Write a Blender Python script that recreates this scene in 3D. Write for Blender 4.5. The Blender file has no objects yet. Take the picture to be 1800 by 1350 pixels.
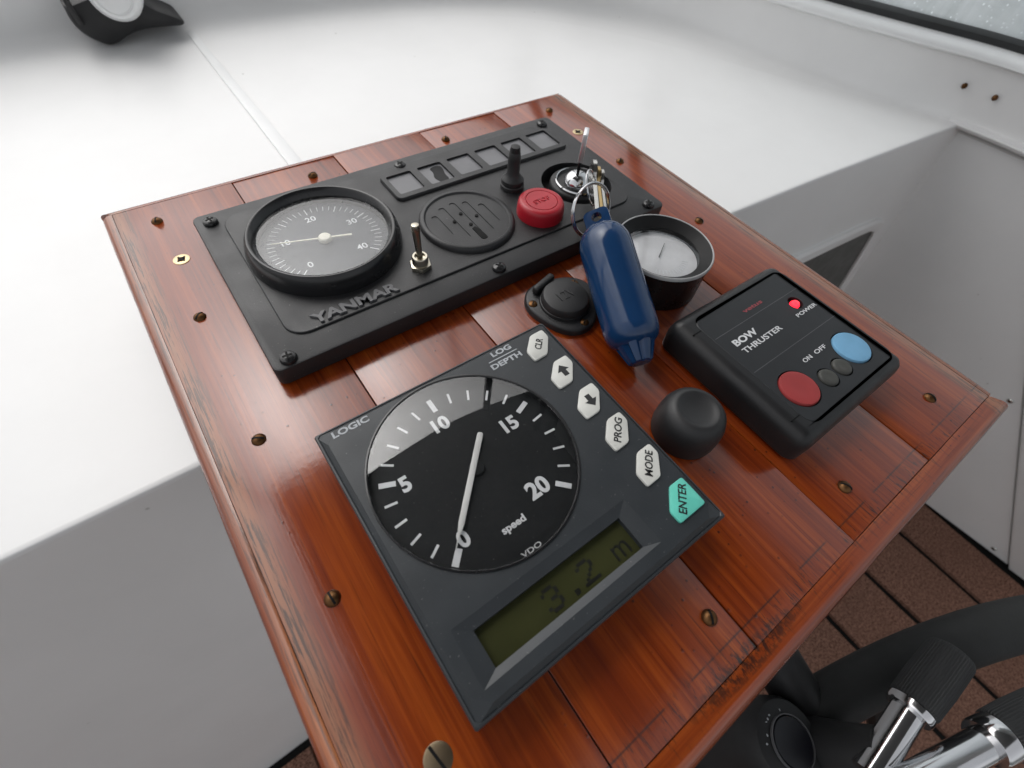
import bpy, bmesh, math, random
from mathutils import Vector, Matrix
random.seed(7)
R_ = math.radians
scene = bpy.context.scene
col = scene.collection

# ------------------------------------------------------------------ camera
cam_d = bpy.data.cameras.new('camera')
cam = bpy.data.objects.new('camera', cam_d)
col.objects.link(cam)
RX = Vector((0.80805597, -0.58345738, 0.08138204))
RY = Vector((-0.4433576, -0.69327386, -0.56815965))
RZ = Vector((0.38791698, 0.42302346, -0.81888435))
CAM = Vector((-0.00586864, -0.16009987, 0.19449229))
m = Matrix.Identity(4)
for i in range(3):
    m[i][0] = RX[i]; m[i][1] = -RY[i]; m[i][2] = -RZ[i]; m[i][3] = CAM[i]
cam.matrix_world = m
cam_d.sensor_width = 36.0
cam_d.lens = 16.684
cam_d.clip_start = 0.01
cam_d.clip_end = 2000
cam_d.dof.use_dof = True
cam_d.dof.focus_distance = 0.24
cam_d.dof.aperture_fstop = 11.0
scene.camera = cam

# ------------------------------------------------------------------ world, sun, exposure
SUN_EL, SUN_AZ = 53, -7          # degrees; azimuth measured from +Y (ahead) towards +X
world = bpy.data.worlds.new('World')
scene.world = world
world.use_nodes = True
wt = world.node_tree
wt.nodes.clear()
wo = wt.nodes.new('ShaderNodeOutputWorld')
wb = wt.nodes.new('ShaderNodeBackground')
sky = wt.nodes.new('ShaderNodeTexSky')
sky.sky_type = 'NISHITA'
sky.sun_disc = False
sky.sun_elevation = R_(SUN_EL)
sky.sun_rotation = R_(SUN_AZ)
sky.air_density = 1.0
sky.dust_density = 6.0
sky.ozone_density = 1.0
hs = wt.nodes.new('ShaderNodeHueSaturation')
hs.inputs['Saturation'].default_value = 0.16
wt.links.new(sky.outputs[0], hs.inputs['Color'])
# cloud cover spreads the light: even out the clear-sky gradient
gm = wt.nodes.new('ShaderNodeGamma')
gm.inputs['Gamma'].default_value = 0.8
sc_ = wt.nodes.new('ShaderNodeVectorMath'); sc_.operation = 'SCALE'
sc_.inputs['Scale'].default_value = 1.6
wt.links.new(hs.outputs[0], gm.inputs['Color'])
wt.links.new(gm.outputs[0], sc_.inputs[0])
wt.links.new(sc_.outputs[0], wb.inputs['Color'])
wb.inputs['Strength'].default_value = 0.12
wt.links.new(wb.outputs[0], wo.inputs['Surface'])

sun_d = bpy.data.lights.new('sun', 'SUN')
sun_d.energy = 0.5
sun_d.angle = R_(85)
sun_d.color = (1.0, 0.98, 0.95)
sun = bpy.data.objects.new('sun', sun_d)
col.objects.link(sun)
sd = Vector((math.sin(R_(SUN_AZ)) * math.cos(R_(SUN_EL)), math.cos(R_(SUN_AZ)) * math.cos(R_(SUN_EL)), math.sin(R_(SUN_EL))))
sun.rotation_euler = (-sd).to_track_quat('-Z', 'Y').to_euler()
sun.location = (0.3, 2.0, 2.5)

scene.view_settings.view_transform = 'Standard'
scene.view_settings.look = 'None'
scene.view_settings.exposure = 0.58
scene.view_settings.gamma = 1.0
scene.view_settings.use_curve_mapping = False
scene.render.engine = 'CYCLES'
scene.cycles.use_denoising = True
scene.cycles.max_bounces = 10
scene.cycles.diffuse_bounces = 5
scene.cycles.glossy_bounces = 4
scene.cycles.transparent_max_bounces = 12
scene.cycles.caustics_reflective = False
scene.cycles.caustics_refractive = False

# ------------------------------------------------------------------ material helpers
MATS = {}
def new_mat(name):
    mt = bpy.data.materials.new(name)
    mt.use_nodes = True
    nt = mt.node_tree
    return mt, nt, nt.nodes['Principled BSDF']

def N(nt, typ, **kw):
    n = nt.nodes.new(typ)
    for k, v in kw.items():
        setattr(n, k, v)
    return n

def noise(nt, vec, scale, detail=4, rough=0.55, dist=0.0):
    n = N(nt, 'ShaderNodeTexNoise')
    n.inputs['Scale'].default_value = scale
    n.inputs['Detail'].default_value = detail
    n.inputs['Roughness'].default_value = rough
    n.inputs['Distortion'].default_value = dist
    nt.links.new(vec, n.inputs['Vector'])
    return n.outputs['Fac']

def mapping(nt, vec, scale, loc=None):
    n = N(nt, 'ShaderNodeMapping')
    n.inputs['Scale'].default_value = scale
    nt.links.new(vec, n.inputs['Vector'])
    if loc is not None:
        nt.links.new(loc, n.inputs['Location'])
    return n.outputs[0]

def ramp(nt, fac, stops):
    n = N(nt, 'ShaderNodeValToRGB')
    e = n.color_ramp.elements
    while len(e) < len(stops):
        e.new(0.5)
    for el, (p, c) in zip(e, stops):
        el.position = p
        el.color = (c[0], c[1], c[2], 1) if isinstance(c, tuple) else (c, c, c, 1)
    nt.links.new(fac, n.inputs[0])
    return n.outputs[0]

def math_(nt, op, a, b=None, c=None, clamp=False):
    n = N(nt, 'ShaderNodeMath', operation=op)
    n.use_clamp = clamp
    for i, v in enumerate((a, b, c)):
        if v is None:
            continue
        if isinstance(v, (int, float)):
            n.inputs[i].default_value = v
        else:
            nt.links.new(v, n.inputs[i])
    return n.outputs[0]

def mix(nt, fac, a, b, blend='MIX'):
    n = N(nt, 'ShaderNodeMix', data_type='RGBA', blend_type=blend)
    for sock, v in ((n.inputs[0], fac), (n.inputs[6], a), (n.inputs[7], b)):
        if isinstance(v, (int, float)):
            sock.default_value = v
        elif isinstance(v, tuple):
            sock.default_value = (v[0], v[1], v[2], 1)
        else:
            nt.links.new(v, sock)
    return n.outputs[2]

def bump(nt, bsdf, h, strength, dist=0.001, coat=False):
    n = N(nt, 'ShaderNodeBump')
    n.inputs['Strength'].default_value = strength
    n.inputs['Distance'].default_value = dist
    nt.links.new(h, n.inputs['Height'])
    nt.links.new(n.outputs[0], bsdf.inputs['Normal'])
    if coat:
        nt.links.new(n.outputs[0], bsdf.inputs['Coat Normal'])
    return n

def pos(nt):
    return N(nt, 'ShaderNodeNewGeometry').outputs['Position']

def plastic(name, rgb, rough=0.45, spec=0.5, grain=0.0, gscale=1500, mott=0.15, metallic=0.0, coat=0.0, dust=0.0):
    mt, nt, b = new_mat(name)
    p = pos(nt)
    nz = noise(nt, p, 35, 5, 0.6)
    lo = tuple(c * (1 - mott) for c in rgb); hi = tuple(min(1, c * (1 + mott)) for c in rgb)
    c = ramp(nt, nz, [(0.3, lo), (0.7, hi)])
    if dust:
        sp = noise(nt, p, 900, 2, 0.5)
        msk = ramp(nt, sp, [(0.70, 0.0), (0.78, dust)])
        c = mix(nt, msk, c, (0.35, 0.34, 0.33))
    nt.links.new(c, b.inputs['Base Color'])
    rr = ramp(nt, noise(nt, p, 60, 4, 0.6), [(0.3, max(0.0, rough - 0.06)), (0.7, min(1, rough + 0.06))])
    nt.links.new(rr, b.inputs['Roughness'])
    b.inputs['Specular IOR Level'].default_value = spec
    b.inputs['Metallic'].default_value = metallic
    b.inputs['Coat Weight'].default_value = coat
    b.inputs['Coat Roughness'].default_value = 0.08
    if grain:
        bump(nt, b, noise(nt, p, gscale, 2, 0.5), grain, 0.0004)
    MATS[name] = mt
    return mt

def glass(name, tint=(1, 1, 1), rough=0.0, wet=False, ior=1.5):
    mt, nt, b = new_mat(name)
    nt.nodes.remove(b)
    out = [n for n in nt.nodes if n.type == 'OUTPUT_MATERIAL'][0]
    tr = N(nt, 'ShaderNodeBsdfTransparent'); tr.inputs[0].default_value = (*tint, 1)
    gl = N(nt, 'ShaderNodeBsdfGlossy'); gl.inputs['Roughness'].default_value = rough
    # thin pane: both faces reflect, the same from either side
    lw = N(nt, 'ShaderNodeLayerWeight'); lw.inputs['Blend'].default_value = 0.5
    fr = math_(nt, 'MULTIPLY_ADD', math_(nt, 'POWER', lw.outputs['Facing'], 4.6), 0.90, 0.095, clamp=True)
    mx = N(nt, 'ShaderNodeMixShader')
    nt.links.new(fr, mx.inputs[0]); nt.links.new(tr.outputs[0], mx.inputs[1]); nt.links.new(gl.outputs[0], mx.inputs[2])
    last = mx.outputs[0]
    if wet:
        p = pos(nt)
        v = N(nt, 'ShaderNodeTexVoronoi'); v.inputs['Scale'].default_value = 240
        nt.links.new(p, v.inputs['Vector'])
        st = noise(nt, mapping(nt, p, (30, 30, 6)), 1.0, 5, 0.6, 0.8)
        k = math_(nt, 'MULTIPLY', ramp(nt, v.outputs['Distance'], [(0.12, 1.0), (0.3, 0.0)]), ramp(nt, noise(nt, p, 60, 3), [(0.45, 0.0), (0.62, 0.8)]))
        k = math_(nt, 'ADD', k, ramp(nt, st, [(0.35, 0.42), (0.72, 0.66)]), clamp=True)
        df = N(nt, 'ShaderNodeBsdfTranslucent'); df.inputs[0].default_value = (0.75, 0.80, 0.82, 1)
        m2 = N(nt, 'ShaderNodeMixShader')
        nt.links.new(k, m2.inputs[0]); nt.links.new(last, m2.inputs[1]); nt.links.new(df.outputs[0], m2.inputs[2])
        last = m2.outputs[0]
    nt.links.new(last, out.inputs['Surface'])
    MATS[name] = mt
    return mt

def emission(name, rgb, s, base=(0.5, 0.02, 0.02)):
    mt, nt, b = new_mat(name)
    b.inputs['Base Color'].default_value = (*base, 1)
    b.inputs['Roughness'].default_value = 0.25
    lw = N(nt, 'ShaderNodeLayerWeight'); lw.inputs[0].default_value = 0.5
    b.inputs['Emission Color'].default_value = (*rgb, 1)
    b.inputs['Emission Strength'].default_value = s
    MATS[name] = mt
    return mt

def wood(name, dark, mid, light, along='Y', worn=False, coat=0.85):
    mt, nt, b = new_mat(name)
    p = pos(nt)
    rnd = N(nt, 'ShaderNodeObjectInfo').outputs['Random']
    off = N(nt, 'ShaderNodeCombineXYZ')
    for i in range(3):
        nt.links.new(math_(nt, 'MULTIPLY', rnd, 3.7 + i), off.inputs[i])
    ad = N(nt, 'ShaderNodeVectorMath', operation='ADD')
    nt.links.new(p, ad.inputs[0]); nt.links.new(off.outputs[0], ad.inputs[1])
    q = ad.outputs[0]
    def mp(a, l):
        s = {'X': (l, a, a), 'Y': (a, l, a)}[along]
        return mapping(nt, q, s)
    broad = noise(nt, mp(110, 4.0), 1.0, 4, 0.6, 0.7)
    fine = noise(nt, mp(420, 9), 1.0, 6, 0.65, 0.3)
    pore = noise(nt, mp(900, 22), 1.0, 3, 0.6, 0.0)
    f = math_(nt, 'ADD', math_(nt, 'MULTIPLY', broad, 0.5), math_(nt, 'MULTIPLY', fine, 0.5))
    c = ramp(nt, f, [(0.34, dark), (0.50, mid), (0.66, light)])
    c = mix(nt, ramp(nt, pore, [(0.30, 0.55), (0.42, 0.0)]), c, tuple(x * 0.45 for x in dark))
    # dark pin holes and specks in the old varnish
    v = N(nt, 'ShaderNodeTexVoronoi'); v.inputs['Scale'].default_value = 170
    nt.links.new(q, v.inputs['Vector'])
    spk = ramp(nt, v.outputs['Distance'], [(0.06, 1.0), (0.13, 0.0)])
    zone = ramp(nt, noise(nt, p, 16, 2), [(0.44, 0.0), (0.56, 1.0)])
    spk = math_(nt, 'MULTIPLY', spk, zone)
    c = mix(nt, math_(nt, 'MULTIPLY', spk, 0.8), c, (0.02, 0.006, 0.004))
    sx = N(nt, 'ShaderNodeSeparateXYZ'); nt.links.new(p, sx.inputs[0])
    X, Y = sx.outputs[0], sx.outputs[1]
    if worn:
        # weathered open grain along the outer edge of the boards
        e1 = math_(nt, 'SUBTRACT', 1.0, math_(nt, 'DIVIDE', math_(nt, 'ABSOLUTE', math_(nt, 'SUBTRACT', math_(nt, 'ABSOLUTE', math_(nt, 'SUBTRACT', X, 0.1288)), 0.1708)), 0.0070), clamp=True)
        cr = ramp(nt, noise(nt, mapping(nt, p, (900, 34, 900)), 1.0, 5, 0.7, 0.5), [(0.50, 0.0), (0.57, 1.0)])
        c = mix(nt, math_(nt, 'MULTIPLY', e1, 0.6), c, (0.34, 0.17, 0.09))
        c = mix(nt, math_(nt, 'MULTIPLY', math_(nt, 'POWER', e1, 0.5), math_(nt, 'MULTIPLY', cr, 0.85)), c, (0.025, 0.014, 0.010))
        # split varnish along the front end of the planks
        e2 = math_(nt, 'SUBTRACT', 1.0, math_(nt, 'DIVIDE', math_(nt, 'ABSOLUTE', math_(nt, 'ADD', Y, 0.2045)), 0.0085), clamp=True)
        tk = ramp(nt, noise(nt, mapping(nt, p, (700, 90, 700)), 1.0, 5, 0.7, 0.6), [(0.54, 0.0), (0.60, 1.0)])
        c = mix(nt, math_(nt, 'MULTIPLY', math_(nt, 'POWER', e2, 0.6), math_(nt, 'MULTIPLY', tk, 0.8)), c, (0.022, 0.012, 0.009))
        # bruised patch where a bag strap rubs the front edge
        ex = math_(nt, 'POWER', math_(nt, 'DIVIDE', math_(nt, 'ADD', X, -0.088), 0.034), 2.0)
        ey = math_(nt, 'POWER', math_(nt, 'DIVIDE', math_(nt, 'ADD', Y, 0.2075), 0.0045), 2.0)
        pm_ = math_(nt, 'SUBTRACT', 1.0, math_(nt, 'ADD', ex, ey), clamp=True)
        pk = ramp(nt, noise(nt, mapping(nt, p, (420, 200, 420)), 1.0, 5, 0.7), [(0.44, 0.0), (0.54, 1.0)])
        c = mix(nt, math_(nt, 'MULTIPLY', math_(nt, 'POWER', pm_, 0.5), math_(nt, 'MULTIPLY', pk, 0.9)), c, (0.02, 0.011, 0.008))
        ln = math_(nt, 'SUBTRACT', 1.0, math_(nt, 'DIVIDE', math_(nt, 'ABSOLUTE', math_(nt, 'ADD', Y, 0.1995)), 0.0006), clamp=True)
        lm = ramp(nt, noise(nt, mapping(nt, p, (60, 5, 5)), 1.0, 3), [(0.42, 0.0), (0.5, 0.85)])
        c = mix(nt, math_(nt, 'MULTIPLY', ln, lm), c, (0.03, 0.014, 0.01))
    nt.links.new(c, b.inputs['Base Color'])
    b.inputs['Roughness'].default_value = 0.42
    b.inputs['Specular IOR Level'].default_value = 0.05
    b.inputs['Coat Weight'].default_value = coat
    b.inputs['Coat IOR'].default_value = 1.75
    cr = ramp(nt, noise(nt, p, 30, 4, 0.6), [(0.3, 0.11), (0.7, 0.18)])
    nt.links.new(cr, b.inputs['Coat Roughness'])
    h = math_(nt, 'ADD', math_(nt, 'MULTIPLY', fine, 0.5), math_(nt, 'MULTIPLY', spk, 0.8))
    h = math_(nt, 'ADD', h, math_(nt, 'MULTIPLY', noise(nt, q, 420, 3), 0.25))
    bump(nt, b, h, 0.10, 0.0008, coat=True)
    MATS[name] = mt
    return mt

wood('varnished_mahogany', (0.115, 0.013, 0.0014), (0.215, 0.032, 0.003), (0.33, 0.066, 0.007), 'Y', True)
wood('edge_lipping_long', (0.10, 0.014, 0.003), (0.22, 0.042, 0.008), (0.36, 0.095, 0.02), 'Y', True)
wood('edge_lipping_cross', (0.10, 0.014, 0.003), (0.22, 0.036, 0.005), (0.33, 0.075, 0.012), 'X', True)
plastic('bitumen_gap', (0.012, 0.009, 0.008), 0.8)
plastic('panel_black', (0.017, 0.017, 0.0185), 0.46, 0.5, 0.25, 1800, dust=0.25)
plastic('black_gloss', (0.012, 0.012, 0.013), 0.25, 0.5)
plastic('black_matt', (0.016, 0.016, 0.017), 0.55, 0.45, 0.15, 1500)
plastic('rubber', (0.018, 0.018, 0.019), 0.5, 0.45, 0.1, 900)
plastic('bezel_black', (0.007, 0.007, 0.0075), 0.55, 0.25)
plastic('deep_black', (0.004, 0.004, 0.004), 0.7, 0.2)
plastic('emboss_grey', (0.11, 0.11, 0.115), 0.5, 0.5)
plastic('dial_grey', (0.056, 0.062, 0.072), 0.6, 0.3)
plastic('dial_black', (0.006, 0.007, 0.008), 0.5, 0.2, dust=0.25)
plastic('print_white', (0.62, 0.63, 0.64), 0.5)
plastic('print_grey', (0.40, 0.42, 0.44), 0.5)
plastic('print_faint', (0.66, 0.68, 0.70), 0.5)
plastic('print_dark', (0.015, 0.016, 0.017), 0.5)
plastic('print_red', (0.26, 0.05, 0.06), 0.5)
plastic('needle_cream', (0.72, 0.70, 0.58), 0.4)
plastic('needle_grey', (0.58, 0.58, 0.56), 0.35)
plastic('log_case', (0.024, 0.028, 0.032), 0.42, 0.5, 0.12, 2200, dust=0.35)
plastic('key_white', (0.62, 0.62, 0.58), 0.35, 0.5)
plastic('key_green', (0.13, 0.58, 0.47), 0.35, 0.5)
plastic('lcd', (0.032, 0.034, 0.012), 0.22, 0.4)
plastic('lcd_ink', (0.003, 0.0035, 0.002), 0.4)
plastic('smoked_lens', (0.16, 0.16, 0.17), 0.4, 0.5)
plastic('dark_lens', (0.004, 0.004, 0.005), 0.5, 0.2)
plastic('stop_red', (0.42, 0.010, 0.022), 0.38, 0.5, 0.08, 900)
plastic('button_red', (0.30, 0.035, 0.035), 0.5, 0.4)
plastic('button_blue', (0.16, 0.36, 0.55), 0.5, 0.4)
plastic('button_grey', (0.05, 0.05, 0.045), 0.5, 0.4)
plastic('thruster_case', (0.012, 0.012, 0.013), 0.40, 0.4, 0.1, 1200)
plastic('membrane', (0.015, 0.016, 0.018), 0.40, 0.45, 0.06, 2500)
plastic('hairline', (0.10, 0.10, 0.105), 0.5)
plastic('float_blue', (0.008, 0.036, 0.105), 0.12, 0.5, 0.0, mott=0.12)
plastic('chrome', (0.66, 0.66, 0.67), 0.15, metallic=1.0, mott=0.03)
plastic('steel', (0.55, 0.54, 0.51), 0.22, metallic=1.0, mott=0.1)
plastic('key_steel', (0.85, 0.85, 0.86), 0.38, metallic=0.9, mott=0.03)
plastic('nickel_worn', (0.44, 0.41, 0.34), 0.3, metallic=1.0, mott=0.2)
plastic('tarnished', (0.17, 0.13, 0.085), 0.42, metallic=1.0, mott=0.3)
plastic('brass', (0.50, 0.36, 0.17), 0.3, metallic=1.0, mott=0.25)
plastic('bronze', (0.13, 0.065, 0.028), 0.45, metallic=1.0, mott=0.4)
plastic('pale_brass', (0.50, 0.40, 0.24), 0.4, metallic=0.8, mott=0.15)
plastic('grey_rim', (0.36, 0.36, 0.36), 0.3, 0.5)
plastic('gauge_silver', (0.60, 0.60, 0.61), 0.35)
plastic('trim_white', (0.80, 0.81, 0.81), 0.35, mott=0.02)
plastic('grip_rubber', (0.022, 0.023, 0.024), 0.6, 0.4, 0.1, 1200)
plastic('wheel_foam', (0.020, 0.021, 0.021), 0.7, 0.4, 0.35, 900)
plastic('cap_navy', (0.006, 0.006, 0.010), 0.35)
plastic('smoked_pane', (0.045, 0.048, 0.042), 0.35, 0.4)
plastic('ceiling_lining', (0.20, 0.20, 0.20), 0.7, 0.3, 0.2, 400)
plastic('gasket', (0.022, 0.024, 0.025), 0.5)
glass('clear_glass')
glass('wet_glass', (0.93, 0.97, 0.98), wet=True)
emission('led_red', (1.0, 0.02, 0.04), 1.6)

def gelcoat():
    mt, nt, b = new_mat('white_gelcoat')
    p = pos(nt)
    c = ramp(nt, noise(nt, p, 9, 5, 0.6), [(0.3, (0.775, 0.775, 0.77)), (0.7, (0.815, 0.815, 0.81))])
    v = N(nt, 'ShaderNodeTexVoronoi'); v.inputs['Scale'].default_value = 26
    nt.links.new(p, v.inputs['Vector'])
    spk = math_(nt, 'MULTIPLY', ramp(nt, v.outputs['Distance'], [(0.02, 0.55), (0.045, 0.0)]), ramp(nt, noise(nt, p, 12, 1), [(0.5, 0.0), (0.55, 1.0)]))
    c = mix(nt, spk, c, (0.22, 0.21, 0.19))
    nt.links.new(c, b.inputs['Base Color'])
    b.inputs['Roughness'].default_value = 0.34
    bump(nt, b, noise(nt, p, 7, 3), 0.08, 0.01)
    MATS['white_gelcoat'] = mt
gelcoat()

def carpet():
    mt, nt, b = new_mat('brown_carpet')
    p = pos(nt)
    c1 = ramp(nt, noise(nt, p, 300, 5, 0.8), [(0.38, (0.060, 0.028, 0.020)), (0.62, (0.40, 0.22, 0.16))])
    c2 = mix(nt, ramp(nt, noise(nt, p, 9, 4), [(0.35, 0.0), (0.7, 0.45)]), c1, (0.16, 0.088, 0.064))
    nt.links.new(c2, b.inputs['Base Color'])
    b.inputs['Roughness'].default_value = 0.95
    b.inputs['Specular IOR Level'].default_value = 0.1
    bump(nt, b, noise(nt, p, 500, 3, 0.7), 0.8, 0.004)
    MATS['brown_carpet'] = mt
carpet()

def water_mat():
    mt, nt, b = new_mat('harbour_water')
    p = pos(nt)
    b.inputs['Base Color'].default_value = (0.035, 0.05, 0.052, 1)
    b.inputs['Roughness'].default_value = 0.12
    b.inputs['IOR'].default_value = 1.33
    h = math_(nt, 'ADD', noise(nt, p, 3.5, 4, 0.6, 0.5), math_(nt, 'MULTIPLY', noise(nt, p, 0.7, 3), 1.6))
    bump(nt, b, h, 0.6, 0.12)
    MATS['harbour_water'] = mt
water_mat()

# ------------------------------------------------------------------ object helpers
WO = {}
def thing(name, base, label, cat, group=None):
    o = bpy.data.objects.new(name, None)
    o.empty_display_size = 0.02
    col.objects.link(o)
    o.location = base
    WO[o.name] = Vector(base)
    o['label'] = label; o['category'] = cat
    if group:
        o['group'] = group
    return o

def link(name, me, mat, parent=None, loc=None, recenter=True):
    """one mesh -> one object; mesh given in world coordinates unless loc is given"""
    if loc is None:
        if recenter and len(me.vertices):
            xs = [v.co for v in me.vertices]
            mn = Vector((min(v.x for v in xs), min(v.y for v in xs), min(v.z for v in xs)))
            mx = Vector((max(v.x for v in xs), max(v.y for v in xs), max(v.z for v in xs)))
            c = (mn + mx) / 2
            me.transform(Matrix.Translation(-c))
            loc = c
        else:
            loc = Vector((0, 0, 0))
    loc = Vector(loc)
    o = bpy.data.objects.new(name, me)
    col.objects.link(o)
    if mat and not me.materials:
        me.materials.append(MATS[mat])
    if parent:
        o.parent = parent
        o.location = loc - WO[parent.name]
    else:
        o.location = loc
    WO[o.name] = loc
    return o

def fin(bm, name='m', smooth=True, angle=35):
    bmesh.ops.recalc_face_normals(bm, faces=bm.faces)
    me = bpy.data.meshes.new(name)
    bm.to_mesh(me); bm.free()
    if smooth:
        for f in me.polygons:
            f.use_smooth = True
        try:
            me.set_sharp_from_angle(angle=R_(angle))
        except Exception:
            pass
    return me

def rbox(x0, x1, y0, y1, z0, z1, bev=0.0, seg=2):
    bm = bmesh.new()
    bmesh.ops.create_cube(bm, size=1.0)
    for v in bm.verts:
        v.co = Vector(((x0 + x1) / 2 + v.co.x * (x1 - x0), (y0 + y1) / 2 + v.co.y * (y1 - y0), (z0 + z1) / 2 + v.co.z * (z1 - z0)))
    if bev:
        bmesh.ops.bevel(bm, geom=list(bm.edges), offset=bev, segments=seg, profile=0.5, affect='EDGES')
    return fin(bm)

def lathe(prof, c=(0, 0, 0), seg=48, close=False, mat4=None, sx=None):
    """profile [(r,z)..] round Z, r==0 allowed at ends"""
    bm = bmesh.new()
    rings = []
    for r, z in prof:
        if r <= 1e-9:
            rings.append([bm.verts.new((0, 0, z))])
        else:
            rings.append([bm.verts.new((r * math.cos(2 * math.pi * i / seg), r * math.sin(2 * math.pi * i / seg), z)) for i in range(seg)])
    pairs = list(zip(rings[:-1], rings[1:]))
    if close:
        pairs.append((rings[-1], rings[0]))
    for a, b in pairs:
        for i in range(seg):
            j = (i + 1) % seg
            vs = []
            for v in (a[i % len(a)], a[j % len(a)], b[j % len(b)], b[i % len(b)]):
                if v not in vs:
                    vs.append(v)
            if len(vs) >= 3:
                try:
                    bm.faces.new(vs)
                except ValueError:
                    pass
    if mat4 is not None:
        bmesh.ops.transform(bm, matrix=mat4, verts=bm.verts)
    bmesh.ops.translate(bm, vec=Vector(c), verts=bm.verts)
    return fin(bm)

def axis_mat(a, b):
    """maps local Z axis (0..len) on the segment a->b"""
    a, b = Vector(a), Vector(b)
    q = (b - a).to_track_quat('Z', 'Y')
    return Matrix.Translation(a) @ q.to_matrix().to_4x4()

def rrect(x0, x1, y0, y1, r, n=6):
    pts = []
    for cx, cy, a0 in ((x1 - r, y1 - r, 0), (x0 + r, y1 - r, 90), (x0 + r, y0 + r, 180), (x1 - r, y0 + r, 270)):
        for i in range(n + 1):
            a = R_(a0 + 90 * i / n)
            pts.append((cx + r * math.cos(a), cy + r * math.sin(a)))
    return pts

def circle(cx, cy, r, n=40):
    return [(cx + r * math.cos(2 * math.pi * i / n), cy + r * math.sin(2 * math.pi * i / n)) for i in range(n)]

def slab(levels, holes=(), z_hole=None, top=True, bottom=False, smooth=True, angle=35):
    """levels: [(poly, z)...] bottom to top, same point count; holes cut in the top face with walls down to z_hole"""
    bm = bmesh.new()
    loops = [[bm.verts.new((x, y, z)) for x, y in poly] for poly, z in levels]
    n = len(loops[0])
    for a, b in zip(loops[:-1], loops[1:]):
        for i in range(n):
            j = (i + 1) % n
            bm.faces.new((a[i], a[j], b[j], b[i]))
    if top:
        zt = levels[-1][1]
        edges = []
        L = loops[-1]
        for i in range(n):
            e = bm.edges.get((L[i], L[(i + 1) % n])) or bm.edges.new((L[i], L[(i + 1) % n]))
            edges.append(e)
        for h in holes:
            hv = [bm.verts.new((x, y, zt)) for x, y in h]
            for i in range(len(hv)):
                edges.append(bm.edges.new((hv[i], hv[(i + 1) % len(hv)])))
            if z_hole is not None:
                lv = [bm.verts.new((x, y, z_hole)) for x, y in h]
                for i in range(len(hv)):
                    j = (i + 1) % len(hv)
                    bm.faces.new((hv[i], lv[i], lv[j], hv[j]))
        bmesh.ops.triangle_fill(bm, use_beauty=True, use_dissolve=False, edges=edges)
    if bottom:
        bm.faces.new(loops[0][::-1])
    return fin(bm, smooth=smooth, angle=angle)

def poly_inset(poly, d):
    """inward offset of a convex-ish CCW polygon"""
    n = len(poly); out = []
    for i in range(n):
        p0, p1, p2 = Vector(poly[i - 1]), Vector(poly[i]), Vector(poly[(i + 1) % n])
        d1 = (p1 - p0).normalized(); d2 = (p2 - p1).normalized()
        n1 = Vector((-d1.y, d1.x)); n2 = Vector((-d2.y, d2.x))
        bis = (n1 + n2)
        if bis.length < 1e-6:
            bis = n1
        bis.normalize()
        k = d / max(0.35, bis.dot(n1))
        q = p1 + bis * k
        out.append((q.x, q.y))
    return out

def prism(poly, z0, z1, bev=0.0):
    lv = [(poly, z0), (poly, z1)]
    if bev:
        lv = [(poly, z0), (poly, z1 - bev), (poly_inset(poly, bev * 0.3), z1 - bev * 0.3), (poly_inset(poly, bev), z1)]
    return slab(lv, bottom=True)

def tube(pts, r, closed=False, seg=12, caps=True):
    P = [Vector(p) for p in pts]
    rr = r if isinstance(r, (list, tuple)) else [r] * len(P)
    bm = bmesh.new(); rings = []
    n = len(P)
    prev = None
    for i in range(n):
        if closed:
            t = (P[(i + 1) % n] - P[i - 1]).normalized()
        else:
            t = (P[min(i + 1, n - 1)] - P[max(i - 1, 0)]).normalized()
        if prev is None:
            up = Vector((0, 0, 1)) if abs(t.z) < 0.9 else Vector((1, 0, 0))
            a = t.cross(up).normalized()
        else:
            a = (prev - t * prev.dot(t)).normalized()
        prev = a
        b = t.cross(a)
        rings.append([bm.verts.new(P[i] + (a * math.cos(2 * math.pi * k / seg) + b * math.sin(2 * math.pi * k / seg)) * rr[i]) for k in range(seg)])
    rng = range(n) if closed else range(n - 1)
    for i in rng:
        A, B = rings[i], rings[(i + 1) % n]
        for k in range(seg):
            j = (k + 1) % seg
            bm.faces.new((A[k], A[j], B[j], B[k]))
    if caps and not closed:
        bm.faces.new(rings[0][::-1]); bm.faces.new(rings[-1])
    return fin(bm)

def text_mesh(body, h, w=None, bold=0.0, depth=0.00012, shear=0.0, space=1.0):
    cu = bpy.data.curves.new('t', 'FONT')
    cu.body = body; cu.size = 1.0; cu.offset = bold; cu.resolution_u = 4
    cu.extrude = 0.5; cu.shear = shear; cu.space_character = space
    ob = bpy.data.objects.new('t', cu); col.objects.link(ob)
    dg = bpy.context.evaluated_depsgraph_get()
    me = bpy.data.meshes.new_from_object(ob.evaluated_get(dg))
    bpy.data.objects.remove(ob); bpy.data.curves.remove(cu)
    xs = [v.co.x for v in me.vertices]; ys = [v.co.y for v in me.vertices]
    x0, x1, y0, y1 = min(xs), max(xs), min(ys), max(ys)
    k = h / (y1 - y0)
    kx = (w / (x1 - x0)) if w else k
    me.transform(Matrix.Translation((-(x0 + x1) / 2, -(y0 + y1) / 2, 0)))
    me.transform(Matrix.Diagonal((kx, k, depth, 1)))
    me.materials.clear()
    return me

def text(name, body, x, y, z, h, mat, parent, w=None, rot=0.0, bold=0.0, depth=0.00012, shear=0.0, space=1.0):
    me = text_mesh(body, h, w, bold, depth, shear, space)
    me.transform(Matrix.Rotation(R_(rot), 4, 'Z'))
    return link(name, me, mat, parent, loc=(x, y, z + depth / 2))

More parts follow.
